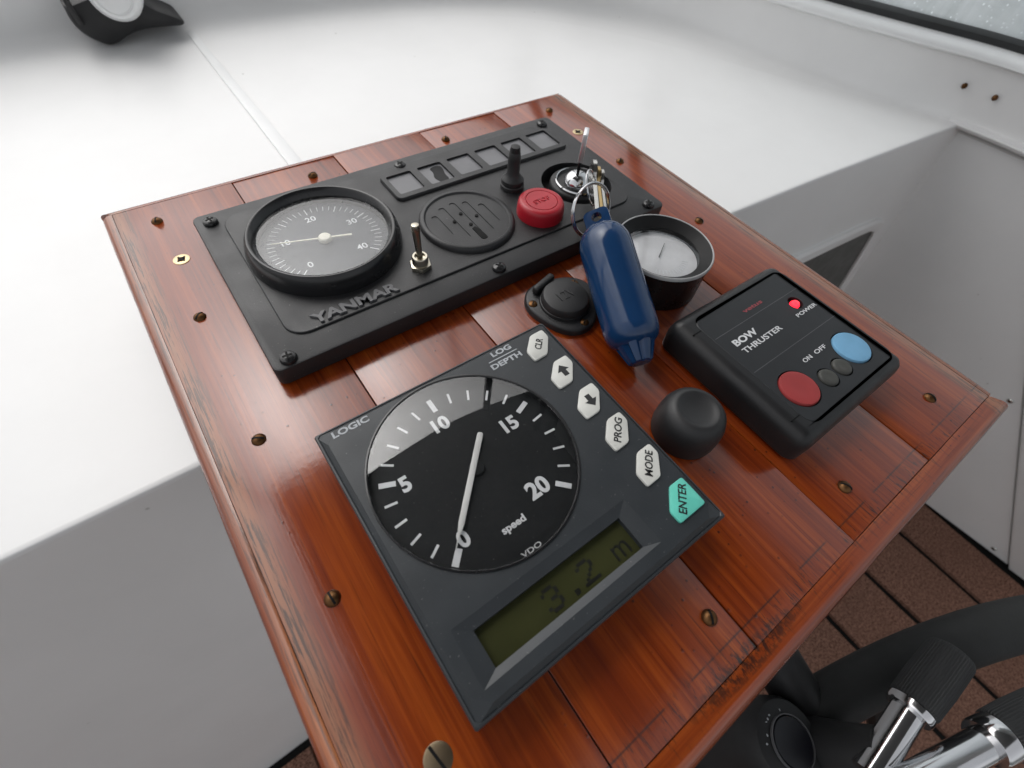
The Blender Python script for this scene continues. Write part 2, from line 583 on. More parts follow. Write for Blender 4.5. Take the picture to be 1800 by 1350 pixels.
def chaikin(pts, it=3):
    for _ in range(it):
        out = [pts[0]]
        for a, b in zip(pts[:-1], pts[1:]):
            a_, b_ = Vector(a), Vector(b)
            out += [tuple(a_ * .75 + b_ * .25), tuple(a_ * .25 + b_ * .75)]
        out.append(pts[-1])
        pts = out
    return pts

def sweep(curve, prof, flip=1, widen=None):
    """profile [(offset to inside, z)..] swept along a plan curve (inside is to the right of travel * flip)"""
    bm = bmesh.new(); rings = []
    P = [Vector((a[0], a[1])) for a in curve]
    for i, p in enumerate(P):
        t = (P[min(i + 1, len(P) - 1)] - P[max(i - 1, 0)]).normalized()
        nrm = Vector((t.y, -t.x)) * flip
        w_ = widen(p) if widen else 1.0
        rings.append([bm.verts.new((p.x + nrm.x * d * w_, p.y + nrm.y * d * w_, z)) for d, z in prof])
    for a, b in zip(rings[:-1], rings[1:]):
        for k in range(len(prof) - 1):
            bm.faces.new((a[k], a[k + 1], b[k + 1], b[k]))
    return fin(bm, angle=50)

def structure(o):
    o['kind'] = 'structure'
    return o

# ================================================================== SETTING
ZD, ZF, ZC = -0.057, -0.66, 1.30
# water outside
bm = bmesh.new()
bmesh.ops.create_grid(bm, x_segments=8, y_segments=8, size=600)
bmesh.ops.translate(bm, vec=(0, 0, -1.55), verts=bm.verts)
structure(link('water', fin(bm), 'harbour_water'))

# floor: black underlay with brown carpet planks laid on it
fl = structure(link('floor', rbox(-1.25, 1.16, -1.9, 0.0, ZF - 0.03, ZF - 0.004), 'deep_black'))
pw = 0.1280
def plank_strip(x0, x1, y0, y1, zt, wob, th=0.006):
    bm = bmesh.new(); nseg = 26; rows = []
    ph = random.random() * 9
    for i in range(nseg + 1):
        y = y0 + (y1 - y0) * i / nseg
        a = x0 + wob * math.sin(y * 31 + ph) * random.uniform(0.5, 1); b = x1 + wob * math.sin(y * 27 + ph * 2) * random.uniform(0.5, 1)
        rows.append([bm.verts.new((a, y, zt - th)), bm.verts.new((a + 0.001, y, zt)), bm.verts.new((b - 0.001, y, zt)), bm.verts.new((b, y, zt - th))])
    for r0, r1 in zip(rows[:-1], rows[1:]):
        for k in range(3):
            bm.faces.new((r0[k], r0[k + 1], r1[k + 1], r1[k]))
    return fin(bm)
for i in range(17):
    xr = 0.8289 + pw - i * pw - 0.0058
    if i == 0:
        xr -= 0.024
    xl = 0.8289 - i * pw + 0.0058
    if xl < -1.2:
        break
    link('carpet_plank', plank_strip(xl, xr, -1.85, -0.066, ZF + 0.003, 0.0010), 'brown_carpet', fl)

# moulded dashboard -------------------------------------------------
front = [(-1.2, 0.0192), (-0.5, 0.0190), (-0.066, 0.0178), (0.20, 0.0170), (0.396, 0.0150), (0.528, 0.0074), (0.656, -0.0019), (0.83, -0.0146), (0.90, -0.0200)]
back = chaikin([(-1.2, 0.47), (-0.6, 0.575), (-0.15, 0.612), (0.10, 0.626), (0.31, 0.618), (0.50, 0.560), (0.625, 0.455), (0.685, 0.335), (0.722, 0.200), (0.772, 0.080), (0.806, 0.010), (0.817, -0.045), (0.822, -0.12), (0.825, -0.6), (0.83, -1.85)], 3)
dash = thing('dashboard', (0.1, 0.3, ZD), 'white moulded dashboard shelf with grey shaded front face behind the wooden board', 'dashboard')
# top sheet: strip between front edge and back curve
def dash_top():
    bm = bmesh.new()
    outline = [(x, y + 0.004) for x, y in front] + [(1.0, 0.3), (0.9, 0.8), (-1.2, 0.8)]
    vs = [bm.verts.new((x, y, ZD)) for x, y in outline]
    bm.faces.new(vs)
    # rounded nose and front face
    prof = [(0.004, 0.0), (0.0014, -0.0001), (0.0004, -0.0008), (0.0, -0.004)]
    rows = [[bm.verts.new((x, y + d, ZD + z)) for d, z in prof] for x, y in front]
    for a, b in zip(rows[:-1], rows[1:]):
        for k in range(3):
            bm.faces.new((a[k], a[k + 1], b[k + 1], b[k]))
    return fin(bm, angle=60)
link('shelf_top', dash_top(), 'white_gelcoat', dash)
def front_face():
    bm = bmesh.new()
    zs = [ZD - 0.004, -0.15, -0.3, -0.5, ZF - 0.01]
    rows = [[bm.verts.new((x, y - (y + 0.0548) * (ZD - 0.004 - z) / (ZD - 0.004 - ZF), z)) for z in zs] for x, y in front + [(1.2, -0.022)]]
    for a, b in zip(rows[:-1], rows[1:]):
        for k in range(len(zs) - 1):
            bm.faces.new((a[k], a[k + 1], b[k + 1], b[k]))
    return fin(bm, angle=60)
link('front_face', front_face(), 'white_gelcoat', dash)
cove = [(0.085, ZD - 0.0004), (0.062, ZD + 0.0006), (0.046, ZD + 0.0018), (0.036, ZD + 0.0034), (0.026, ZD + 0.0064), (0.017, ZD + 0.011), (0.010, ZD + 0.018), (0.005, ZD + 0.027), (0.002, ZD + 0.036), (0.0, -0.012), (0.0, 0.004)]
def cove_width(p):
    return 1.0 if p.x < 0.3 else max(0.10, min(1.0, (p.y - 0.0) / 0.42))
link('coaming', sweep(back, cove, widen=cove_width), 'white_gelcoat', dash)
# faint second mould line on the shelf near the side
link('joint_strip', prism([(0.0838, 0.10), (0.0980, 0.10), (0.0908, 0.628), (0.0832, 0.628)], ZD + 0.0005, ZD + 0.0020, 0.0006), 'trim_white', dash)
# locker window let into the front face (under the right end of the shelf)
wpoly = [(0.40, -0.161), (0.735, -0.1675), (0.765, -0.172), (0.786, -0.184), (0.796, -0.202), (0.860, -0.45), (0.40, -0.45)]
def yfront(x, z):
    for (xa, ya), (xb, yb) in zip(front[:-1], front[1:]):
        if xa <= x <= xb:
            y = ya + (yb - ya) * (x - xa) / (xb - xa)
            break
    else:
        y = front[-1][1]
    return y - (y + 0.0548) * (ZD - 0.004 - z) / (ZD - 0.004 - ZF)
def locker_frame():
    outer = chaikin(wpoly + [wpoly[0]], 2)[:-1][::-1]
    rings = [(outer, 0.002), (outer, -0.004), (poly_inset(outer, 0.003), -0.0065), (poly_inset(outer, 0.015), -0.0065), (poly_inset(outer, 0.018), -0.0045), (poly_inset(outer, 0.018), -0.0010)]
    bm = bmesh.new()
    rows = [[bm.verts.new((x, yfront(x, z) + d, z)) for x, z in poly] for poly, d in rings]
    n = len(outer)
    for a_, b_ in zip(rows[:-1], rows[1:]):
        for i in range(n):
            j = (i + 1) % n
            bm.faces.new((a_[i], a_[j], b_[j], b_[i]))
    me = fin(bm)
    bm = bmesh.new()
    bm.faces.new([bm.verts.new((x, yfront(x, z) - 0.0018, z)) for x, z in poly_inset(outer, 0.0179)])
    return me, fin(bm)
fm, pm = locker_frame()
lw = link('locker_window', fm, 'white_gelcoat', dash)
link('pane', pm, 'smoked_pane', lw)
# small white plug on the coaming, two screws
link('drain_plug', lathe([(0.0, 0.004), (0.003, 0.0035), (0.0048, 0.002), (0.0055, 0.0), (0.0055, -0.004)], (0, 0, 0), 20, mat4=axis_mat((0.688, 0.318, -0.047), (0.60, 0.29, -0.02))), 'trim_white', dash)
for pxy in ((0.7985, 0.009, -0.021), (0.8080, -0.024, -0.0225)):
    link('wall_screw', lathe([(0.0, 0.0018), (0.0016, 0.0016), (0.0026, 0.0006), (0.003, 0.0), (0.003, -0.002)], (0, 0, 0), 14, mat4=axis_mat(pxy, (pxy[0] - 0.1, pxy[1] - 0.03, pxy[2]))), 'bronze', dash)

# side wall, lower leaning panels -------------------------------------
A = Vector((0.835, -0.016, -0.064)); B1 = Vector((0.94275, -0.41507, ZF)); B2 = Vector((0.95999, -0.59115, ZF))
bdir = (B2 - B1).normalized()
nw = (B2 - B1).cross(A - B1).normalized()
if nw.x > 0: nw = -nw
def wpt(y_top, k):
    """point on the leaning plane; k = 0 at the ledge, 1 at the floor"""
    top = A + bdir * ((y_top - A.y) / bdir.y)
    bot = B1 + bdir * ((y_top - 0.10 * 0 - B1.y) / bdir.y)
    return top.lerp(bot, k)
wall_r = structure(link('wall_right', rbox(1.10, 1.16, -1.9, 0.0, ZF, -0.07), 'white_gelcoat'))
def quad_panel(p00, p10, p11, p01, nrm, th):
    bm = bmesh.new()
    f = [bm.verts.new(p) for p in (p00, p10, p11, p01)]
    g = [bm.verts.new(Vector(p) + nrm * th) for p in (p00, p10, p11, p01)]
    bm.faces.new(g)
    for i in range(4):
        j = (i + 1) % 4
        bm.faces.new((f[i], f[j], g[j], g[i]))
    bmesh.ops.bevel(bm, geom=[e for e in bm.edges if all(v in g for v in e.verts)], offset=0.004, segments=2, profile=0.5, affect='EDGES')
    return fin(bm)
S1 = Vector((0.9194, -0.4135, -0.4591)); S2 = Vector((0.9586, -0.5712, -0.6649))
sdir = (S1 - S2)
stop_ = S2 + sdir * ((-0.068 + 0.6649) / sdir.z)      # seam continued to the ledge
sbot = S2 + sdir * ((ZF + 0.004 + 0.6649) / sdir.z)
pA = A + bdir * -0.03; pA.z = -0.068
bA = B1 + bdir * ((0.02 - B1.y) / bdir.y); bA.z = ZF + 0.004
gap = bdir * 0.0014
link('lower_panel', quad_panel(pA, stop_ - gap, sbot - gap, bA, nw, 0.012), 'white_gelcoat', wall_r)
eA = A + bdir * 1.9; eA.z = -0.068
eB = B1 + bdir * 1.3; eB.z = ZF + 0.004
link('lower_panel', quad_panel(stop_ + gap, eA, eB, sbot + gap, nw, 0.018), 'white_gelcoat', wall_r)
bmx = [(p[0], p[1]) for p in back if p[1] < 0.005]
link('ledge', sweep(bmx, [(-0.005, -0.0505), (0.004, -0.0515), (0.006, -0.0535), (0.006, -0.060), (0.003, -0.0625), (-0.004, -0.064), (-0.02, -0.068)]), 'white_gelcoat', wall_r)
for sp in ((0.8979, -0.3155, -0.3552), (0.9515, -0.5268, -0.6408)):
    s_ = Vector(sp) + nw * 0.012
    link('wall_screw', lathe([(0.0, 0.002), (0.003, 0.0018), (0.0042, 0.0005), (0.0045, -0.002)], (0, 0, 0), 14, mat4=axis_mat(s_, s_ + nw)), 'steel', wall_r)

# windows round the wheelhouse -----------------------------------------
def at_curve(y0, y1):
    return [p for p in back if y0 >= p[1] >= y1]
side = [p for p in back if p[1] < 0.40 and p[0] > 0.6]
sw = thing('side_window', (0.83, -0.4, 0.004), 'rain-streaked side window above the white coaming with black gasket and white sill trim', 'window')
link('sill_trim', sweep(back, [(0.0, 0.0035), (0.007, 0.0042), (0.009, 0.006), (0.0085, 0.009), (0.004, 0.0125), (-0.012, 0.0165)]), 'trim_white', sw)
link('gasket', sweep(back, [(-0.011, 0.0162), (-0.010, 0.0225), (-0.015, 0.0262), (-0.020, 0.0262)]), 'gasket', sw)
link('pane', sweep(side, [(-0.0175, 0.026), (-0.0175, 0.86)]), 'wet_glass', sw)

ws = thing('windscreen', (0.1, 0.64, 0.02), 'raked front windscreen ahead of the white dashboard, framed by dark pillars', 'window')
front_curve = [p for p in back if not (p[1] < 0.40 and p[0] > 0.6)]
def raked(curve, z0, z1, dy, off):
    bm = bmesh.new(); rows = []
    for i, p in enumerate(curve):
        rows.append([bm.verts.new((p[0], p[1] + off, z0)), bm.verts.new((p[0] * 0.93, min(p[1] + off, 0.60 + off) - dy, z1))])
    for a, b in zip(rows[:-1], rows[1:]):
        bm.faces.new((a[0], b[0], b[1], a[1]))
    return fin(bm)
link('pane', raked(front_curve, 0.026, ZC, -0.01, 0.017), 'clear_glass', ws)
for bx, by, tx, ty in ((0.555, 0.535, 0.60, 0.62), (0.695, 0.355, 0.74, 0.40), (-0.62, 0.59, -0.58, 0.61)):
    link('pillar', tube([(bx, by, 0.02), (tx, ty, ZC)], 0.017, seg=10), 'black_matt', ws)

# roof, header and the rest of the cabin (behind and above the camera)
structure(link('ceiling', rbox(-0.50, 0.92, -1.0, 0.630, ZC, ZC + 0.05, 0.004), 'ceiling_lining'))
structure(link('wall_header', rbox(0.80, 0.90, -0.85, 0.33, 0.86, ZC - 0.002, 0.004), 'white_gelcoat'))
wl = structure(link('wall_left', rbox(-1.25, -1.18, -1.9, 0.46, ZF, -0.55), 'white_gelcoat'))
wr = structure(link('wall_rear', rbox(-1.25, 1.10, -1.96, -1.90, ZF, -0.45), 'white_gelcoat'))

# bracket with white cap at the foot of the windscreen
br = thing('curved_bracket', (0.03, 0.585, ZD + 0.002), 'black curved bracket with a white rounded cap on the dashboard below the windscreen', 'bracket')
outl = [(-0.0165, -0.016), (-0.0180, -0.0290), (-0.0135, -0.0410), (-0.005, -0.0492), (0.0047, -0.0545), (0.0154, -0.0522), (0.028, -0.0465), (0.0452, -0.0438), (0.0679, -0.0446), (0.0835, -0.0460), (0.0850, -0.0400), (0.0736, -0.0326), (0.0604, -0.0265), (0.050, -0.016), (0.02, -0.008)]
o2 = chaikin(outl + [outl[0]], 2)[:-1]
me = prism(o2, 0.0, 0.045, 0.006)
me.transform(Matrix(((1, 0, 0, 0), (0, 0, -1, 0.607), (0, 1, 0, 0), (0, 0, 0, 1))))
link('bracket_body', me, 'black_matt', br)
ca, cb = Vector((0.036, 0.590, -0.012)), Vector((0.0275, 0.543, -0.006))
cm = axis_mat(ca, cb)
cp = link('white_cap', lathe([(0.021, 0.0), (0.0235, 0.006), (0.0245, 0.020), (0.0240, 0.034), (0.0225, 0.041), (0.0195, 0.0455), (0.0165, 0.0465), (0.0160, 0.0455), (0.0150, 0.0455), (0.0145, 0.0470), (0.0, 0.0478)], (0, 0, 0), 40, mat4=cm), 'trim_white', br)
link('clamp_ring', lathe([(0.0250, 0.008), (0.0256, 0.009), (0.0256, 0.013), (0.0250, 0.014)], (0, 0, 0), 40, mat4=cm), 'steel', cp)
link('bolt', tube([(-0.010, 0.560, -0.030), (-0.012, 0.548, -0.012), (-0.012, 0.546, 0.004)], 0.0028, seg=10), 'black_matt', br)

# ================================================================== INSTRUMENT BOARD
bd = thing('instrument_board', (0.13, 0.0, -0.021), 'varnished reddish mahogany board of five planks carrying the boat instruments', 'board')
X0, X1, Y0, Y1 = -0.0445, 0.302, -0.207, 0.170
bw = (X1 - X0) / 5
link('backing', rbox(X0 + 0.001, X1 - 0.001, Y0 + 0.001, Y1 - 0.001, -0.0200, -0.0035), 'bitumen_gap', bd)
for i in range(5):
    a = X0 + i * bw; g = 0.00028
    dz = (0.0, -0.00025, 0.0001, -0.0003, 0.0)[i]
    link('plank', rbox(a + (g if i else 0.0001), a + bw - (g if i < 4 else 0.0001), Y0 + 0.0002, Y1 - 0.0002, -0.0030, dz, 0.00035, 2), 'varnished_mahogany', bd)
def lip(p0, p1, out, w, top=0.0, bot=-0.021, rad=0.0055, mk=1.0):
    """rounded edge strip between p0 and p1, growing w towards out"""
    p0, p1, out = Vector(p0), Vector(p1), Vector(out)
    prof = [(0.0, bot), (0.0, top)]
    for k in range(6):
        a = R_(90 - 90 * k / 5)
        prof.append((w - rad + rad * math.cos(a), top - rad + rad * math.sin(a)))
    for k in range(1, 6):
        a = R_(-90 * k / 5)
        prof.append((w - rad + rad * math.cos(a), bot + rad + rad * math.sin(a)))
    bm = bmesh.new()
    t = (p1 - p0).normalized()
    nseg = 24; rows = []
    for i in range(nseg + 1):
        k = i / nseg
        # mitred ends
        row = []
        for d, z in prof:
            q = p0 + (p1 - p0) * k + out * d + t * (d * mk * (2 * k - 1))
            row.append(bm.verts.new((q.x + out.x * random.uniform(-1, 1) * 0.00012, q.y + out.y * random.uniform(-1, 1) * 0.00012, z)))
        rows.append(row)
    for a, b in zip(rows[:-1], rows[1:]):
        for j in range(len(prof)):
            j2 = (j + 1) % len(prof)
            bm.faces.new((a[j], a[j2], b[j2], b[j]))
    bm.faces.new(rows[0][::-1]); bm.faces.new(rows[-1])
    return fin(bm, angle=40)
link('edge_lipping', lip((X0, Y0, 0), (X0, Y1, 0), (-1, 0, 0), 0.0065, mk=0.0), 'edge_lipping_long', bd)
link('edge_lipping', lip((X1, Y0, 0), (X1, Y1, 0), (1, 0, 0), 0.0065, mk=0.0), 'edge_lipping_long', bd)
link('edge_lipping', lip((X0, Y1, 0), (X1, Y1, 0), (0, 1, 0), 0.0055, rad=0.0045, mk=0.0065 / 0.0055), 'edge_lipping_cross', bd)
link('edge_lipping', lip((X0, Y0, 0), (X1, Y0, 0), (0, -1, 0), 0.0110, mk=0.0065 / 0.0110), 'edge_lipping_cross', bd)
# console under the board
link('console_pod', rbox(0.0, 0.25, -0.15, 0.0, ZF, -0.0215, 0.01), 'white_gelcoat', bd)

# slotted round-head screws
dome = lathe([(0.0, 0.00215), (0.0011, 0.0020), (0.0021, 0.0015), (0.0029, 0.0007), (0.0032, 0.0), (0.0032, -0.0005)], (0, 0, 0), 18)
def dome_slot():
    bm = bmesh.new(); rows = []
    for i in range(9):
        x = -0.0027 + 0.0054 * i / 8
        z = 0.00215 * math.sqrt(max(0.0, 1 - (x / 0.0033) ** 2)) + 0.00006
        rows.append([bm.verts.new((x, y, zz)) for y, zz in ((-0.00042, z - 0.0006), (-0.00042, z), (0.00042, z), (0.00042, z - 0.0006))])
    for a, b in zip(rows[:-1], rows[1:]):
        for k in range(3):
            bm.faces.new((a[k], a[k + 1], b[k + 1], b[k]))
    return fin(bm)
slot = dome_slot()
for i, (sx_, sy_) in enumerate([(-0.0242, 0.1514), (0.0726, 0.1535), (0.1764, 0.1520), (0.2775, 0.1513), (0.2784, 0.0643), (0.2765, -0.0183), (0.2708, -0.1884), (0.1828, -0.1901), (0.0866, -0.1895), (-0.0267, -0.1020), (-0.0258, -0.0234), (-0.0258, 0.0619)]):
    s_ = link('wood_screw', dome, 'bronze', bd, loc=(sx_, sy_, -0.0001))
    q = link('slot', slot, 'deep_black', s_, loc=(sx_, sy_, -0.0001))
    q.rotation_euler.z = R_((70, 20, 60, 130, 40, 100, 80, 110, 60, 95, 150, 40)[i])
csk = lathe([(0.0, -0.0012), (0.0011, -0.0010), (0.0020, 0.0001), (0.0039, 0.0002), (0.0044, 0.0), (0.0044, -0.0006)], (0, 0, 0), 24)
def cross_mesh(l, w, z0, z1):
    p = [(w, w), (w, l), (-w, l), (-w, w), (-l, w), (-l, -w), (-w, -w), (-w, -l), (w, -l), (w, -w), (l, -w), (l, w)]
    return prism(p, z0, z1)
crs = cross_mesh(0.0026, 0.00055, -0.0004, 0.00030)
for sx_, sy_, rz in ((-0.0215, 0.1107, 30), (0.2770, 0.1129, 10)):
    s_ = link('countersunk_screw', csk, 'pale_brass', bd, loc=(sx_, sy_, 0.00015))
    q = link('cross_slot', crs, 'deep_black', s_, loc=(sx_, sy_, 0.00015)); q.rotation_euler.z = R_(rz)
s_ = link('countersunk_screw', lathe([(0.0, 0.0003), (0.0040, 0.00025), (0.0048, 0.0), (0.0048, -0.0006)], (0, 0, 0), 28), 'tarnished', bd, loc=(-0.0193, -0.1653, 0.0001))
q = link('slot', rbox(-0.0046, 0.0046, -0.0005, 0.0005, -0.0004, 0.00036), 'deep_black', s_, loc=(-0.0193, -0.1653, 0.0001)); q.rotation_euler.z = R_(100)

# ================================================================== ENGINE PANEL
ep = thing('engine_switch_panel', (0.1228, 0.062, 0.0), 'black plastic engine panel with tachometer, warning lamps, red stop button and key switch', 'control panel')
PX0, PX1, PY0, PY1 = -0.0072, 0.2528, -0.0028, 0.1268
KC = (0.2137, 0.0443)
ZP, ZQ = 0.0118, 0.0130
def rr(i, r): return rrect(PX0 + i, PX1 - i, PY0 + i, PY1 - i, r, 5)
kh = circle(KC[0], KC[1], 0.0238, 56)
link('base_plate', slab([(rr(0.0012, 0.004), 0.0003), (rr(0.0, 0.004), 0.0015), (rr(0.0, 0.004), ZP - 0.0012), (rr(0.0004, 0.0037), ZP - 0.0003), (rr(0.0013, 0.003), ZP)], [kh], 0.0032), 'panel_black', ep)
def r2(i): return rrect(0.0062 + i, 0.2372 - i, 0.0118 + i, 0.1180 - i, 0.0105 - i, 6)
link('raised_field', slab([(r2(0.0), ZP - 0.0004), (r2(0.0002), ZQ - 0.0003), (r2(0.0006), ZQ)], [circle(KC[0], KC[1], 0.0239, 56)], ZP - 0.001), 'panel_black', ep)
# panel screws
ps = lathe([(0.0, 0.0026), (0.0022, 0.0025), (0.0035, 0.0018), (0.0040, 0.0008), (0.0040, 0.0)], (0, 0, 0), 22)
pc = cross_mesh(0.0022, 0.0005, 0.0015, 0.00272)
for i, (sx_, sy_) in enumerate([(0.0, 0.1149), (0.24, 0.1152), (0.24, 0.0000), (0.0, 0.0), (0.1198, 0.1154), (0.1198, 0.0002)]):
    sx_ += 0.0011; sy_ += 0.0022
    s_ = link('panel_screw', ps, 'black_gloss', ep, loc=(sx_, sy_, ZP))
    q = link('cross_slot', pc, 'deep_black', s_, loc=(sx_, sy_, ZP)); q.rotation_euler.z = R_(15 + 23 * i)
# tachometer
TC = (0.0482, 0.0673)
bz = link('tachometer', lathe([(0.0415, ZQ - 0.0005), (0.0415, ZQ + 0.003), (0.0405, ZQ + 0.0075), (0.0395, 0.0228), (0.0385, 0.0240), (0.0378, 0.0241), (0.0370, 0.0237), (0.0350, 0.0205), (0.0346, 0.0196), (0.0344, 0.0150)], (TC[0], TC[1], 0), 72), 'black_gloss', ep)
link('dial_face', lathe([(0.0, 0.0156), (0.0345, 0.0156)], (TC[0], TC[1], 0), 60), 'dial_grey', bz)
tick_bm = bmesh.new()
def add_tick(bm, c, ang, r0, r1, w, z):
    d = Vector((math.cos(ang), math.sin(ang))); n = Vector((-d.y, d.x)) * w / 2
    vs = []
    for zz in (z, z + 0.0001):
        for p in (d * r0 + n, d * r1 + n, d * r1 - n, d * r0 - n):
            vs.append(bm.verts.new((c[0] + p.x, c[1] + p.y, zz)))
    for f in ((4, 5, 6, 7), (0, 1, 5, 4), (1, 2, 6, 5), (2, 3, 7, 6), (3, 0, 4, 7)):
        bm.faces.new([vs[k] for k in f])
for k in range(41):
    a = R_(225 - 270 * k / 40)
    add_tick(tick_bm, TC, a, 0.0253 if k % 5 == 0 else 0.0266, 0.0305, 0.00055 if k % 5 == 0 else 0.00035, 0.0157)
link('scale_marks', fin(tick_bm), 'print_faint', bz)
for k, s in enumerate(('0', '10', '20', '30', '40')):
    a = R_(225 - 67.5 * k)
    text('numeral', s, TC[0] + 0.0208 * math.cos(a), TC[1] + 0.0208 * math.sin(a), 0.0157, 0.0044, 'print_faint', bz, bold=0.01)
na = R_(162)
nd = [(-0.0145, 0.0006), (-0.0145, -0.0006), (0.028, -0.0002), (0.028, 0.0002)]
nd = [(TC[0] + x * math.cos(na) - y * math.sin(na), TC[1] + x * math.sin(na) + y * math.cos(na)) for x, y in nd]
link('needle', prism(nd, 0.0170, 0.0175), 'needle_cream', bz)
link('needle_hub', lathe([(0.0, 0.0186), (0.0030, 0.0183), (0.0036, 0.0176), (0.0036, 0.0160)], (TC[0], TC[1], 0), 28), 'needle_cream', bz)
link('glass', lathe([(0.0, 0.0200), (0.0346, 0.0199)], (TC[0], TC[1], 0), 48), 'clear_glass', bz)
# lettering
text('lettering', 'YANMAR', 0.0421, 0.0172, ZQ - 0.0001, 0.0064, 'emboss_grey', ep, w=0.0462, bold=0.035, depth=0.0013)
# warning lamp strip
holes = []
x = 0.1046
for k in range(6):
    holes.append(rrect(x + k * 0.0223, x + k * 0.0223 + 0.0172, 0.0858, 0.1062, 0.0012, 2))
def r3(i): return rrect(0.1008 + i, 0.2370 - i, 0.0812 + i, 0.1095 - i, 0.0040 - i, 4)
fr = link('lamp_strip', slab([(r3(0.0), ZQ - 0.0003), (r3(0.0001), ZQ + 0.0012), (r3(0.0007), ZQ + 0.0020)], holes, ZQ - 0.0002), 'panel_black', ep)
link('strip_floor', rbox(0.1030, 0.2350, 0.0835, 0.1075, ZQ - 0.0009, ZQ + 0.0001), 'deep_black', fr)
for k in range(6):
    o = link('lamp_lens', rbox(x + k * 0.0223 + 0.0001, x + k * 0.0223 + 0.0171, 0.0859, 0.1061, ZQ + 0.0002, ZQ + 0.0006), 'smoked_lens', fr)
# burnt mark on the second lens
bp = chaikin([(0.1345, 0.0865), (0.1412, 0.0868), (0.1408, 0.0935), (0.1428, 0.0985), (0.1432, 0.1045), (0.1345, 0.1042), (0.1352, 0.0985), (0.1322, 0.0930), (0.1345, 0.0865)], 2)[:-1]
link('burnt_patch', prism(bp, ZQ + 0.00055, ZQ + 0.0007), 'dark_lens', fr)
# buzzer
BC = (0.1272, 0.0452)
bz2 = link('buzzer', lathe([(0.0290, ZQ - 0.0004), (0.0288, ZQ + 0.0016), (0.0280, 0.0158), (0.0272, 0.0162), (0.0258, 0.0162), (0.0252, 0.0157), (0.0249, 0.0152)], (BC[0], BC[1], 0), 64), 'panel_black', ep)
slots = [(0.1105, 0.0365, 0.0568), (0.1182, 0.0294, 0.0617), (0.1265, 0.0243, 0.0630), (0.1340, 0.0286, 0.0604), (0.1416, 0.0336, 0.0538)]
sh = [rrect(sx_ - 0.0020, sx_ + 0.0020, ya, yb, 0.0019, 4) for sx_, ya, yb in slots]
grille = slab([(circle(BC[0], BC[1], 0.0253, 56), 0.0140), (circle(BC[0], BC[1], 0.0253, 56), 0.0152)], sh, 0.0147)
link('grille', grille, 'panel_black', bz2)
link('slot_floor', lathe([(0.0, 0.0148), (0.0252, 0.0148)], (BC[0], BC[1], 0), 40), 'panel_black', bz2)
for hx, hy in ((0.1264, 0.0513), (0.1338, 0.0451), (0.1190, 0.0465), (0.1263, 0.0399)):
    link('sound_hole', lathe([(0.0, 0.01535), (0.0011, 0.01535), (0.0011, 0.0144)], (hx, hy, 0), 14), 'deep_black', bz2)
link('open_slot', prism([(0.1248, 0.0360), (0.1246, 0.0262), (0.1255, 0.0246), (0.1283, 0.0246), (0.1286, 0.0262), (0.1282, 0.0320), (0.1272, 0.0368)], 0.0144, 0.0154), 'deep_black', bz2)
# metal toggle
TG = (0.0838, 0.0250)
tg = link('toggle_switch', prism([(TG[0] + 0.0062 * math.cos(R_(60 * k + 12)), TG[1] + 0.0062 * math.sin(R_(60 * k + 12))) for k in range(6)], ZQ - 0.0002, ZQ + 0.0024, 0.0005), 'nickel_worn', ep)
link('collar', lathe([(0.0044, ZQ + 0.002), (0.0044, ZQ + 0.0066), (0.0040, ZQ + 0.0072), (0.0030, ZQ + 0.0072), (0.0028, ZQ + 0.0058), (0.0, ZQ + 0.0054)], (TG[0], TG[1], 0), 28), 'nickel_worn', tg)
link('lever', lathe([(0.0016, 0.0), (0.0017, 0.006), (0.0021, 0.016), (0.0024, 0.0195), (0.0020, 0.0212), (0.0, 0.0217)], (0, 0, 0), 18, mat4=axis_mat((TG[0], TG[1], ZQ + 0.005), (TG[0] - 0.0002, TG[1] + 0.002, ZQ + 0.030))), 'nickel_worn', tg)
# rubber boot switch
RB = (0.1722, 0.0612)
link('rubber_switch', lathe([(0.0078, ZQ - 0.0003), (0.0078, ZQ + 0.0026), (0.0072, ZQ + 0.0032), (0.0074, ZQ + 0.0038), (0.0072, ZQ + 0.0062), (0.0058, ZQ + 0.0076), (0.0052, ZQ + 0.0082), (0.0040, ZQ + 0.0100), (0.0040, ZQ + 0.0190), (0.0036, ZQ + 0.0232), (0.0032, ZQ + 0.0238), (0.0033, ZQ + 0.0244), (0.0029, ZQ + 0.0272), (0.0, ZQ + 0.0278)], (RB[0], RB[1], 0), 32), 'rubber', ep)
# stop button
SB = (0.1712, 0.0300)
sb = link('stop_button', lathe([(0.0146, ZQ - 0.0002), (0.0147, ZQ + 0.0020), (0.0145, ZQ + 0.0060), (0.0141, ZQ + 0.0078), (0.0133, ZQ + 0.0089), (0.0122, ZQ + 0.0094), (0.0101, ZQ + 0.0094), (0.0099, ZQ + 0.0088), (0.0097, ZQ + 0.0088), (0.0095, ZQ + 0.0094), (0.0, ZQ + 0.0095)], (SB[0], SB[1], 0), 56), 'stop_red', ep)
text('lettering', 'STOP', SB[0], SB[1], ZQ + 0.0094, 0.0034, 'stop_red', sb, w=0.0118, bold=0.01, depth=0.0005)
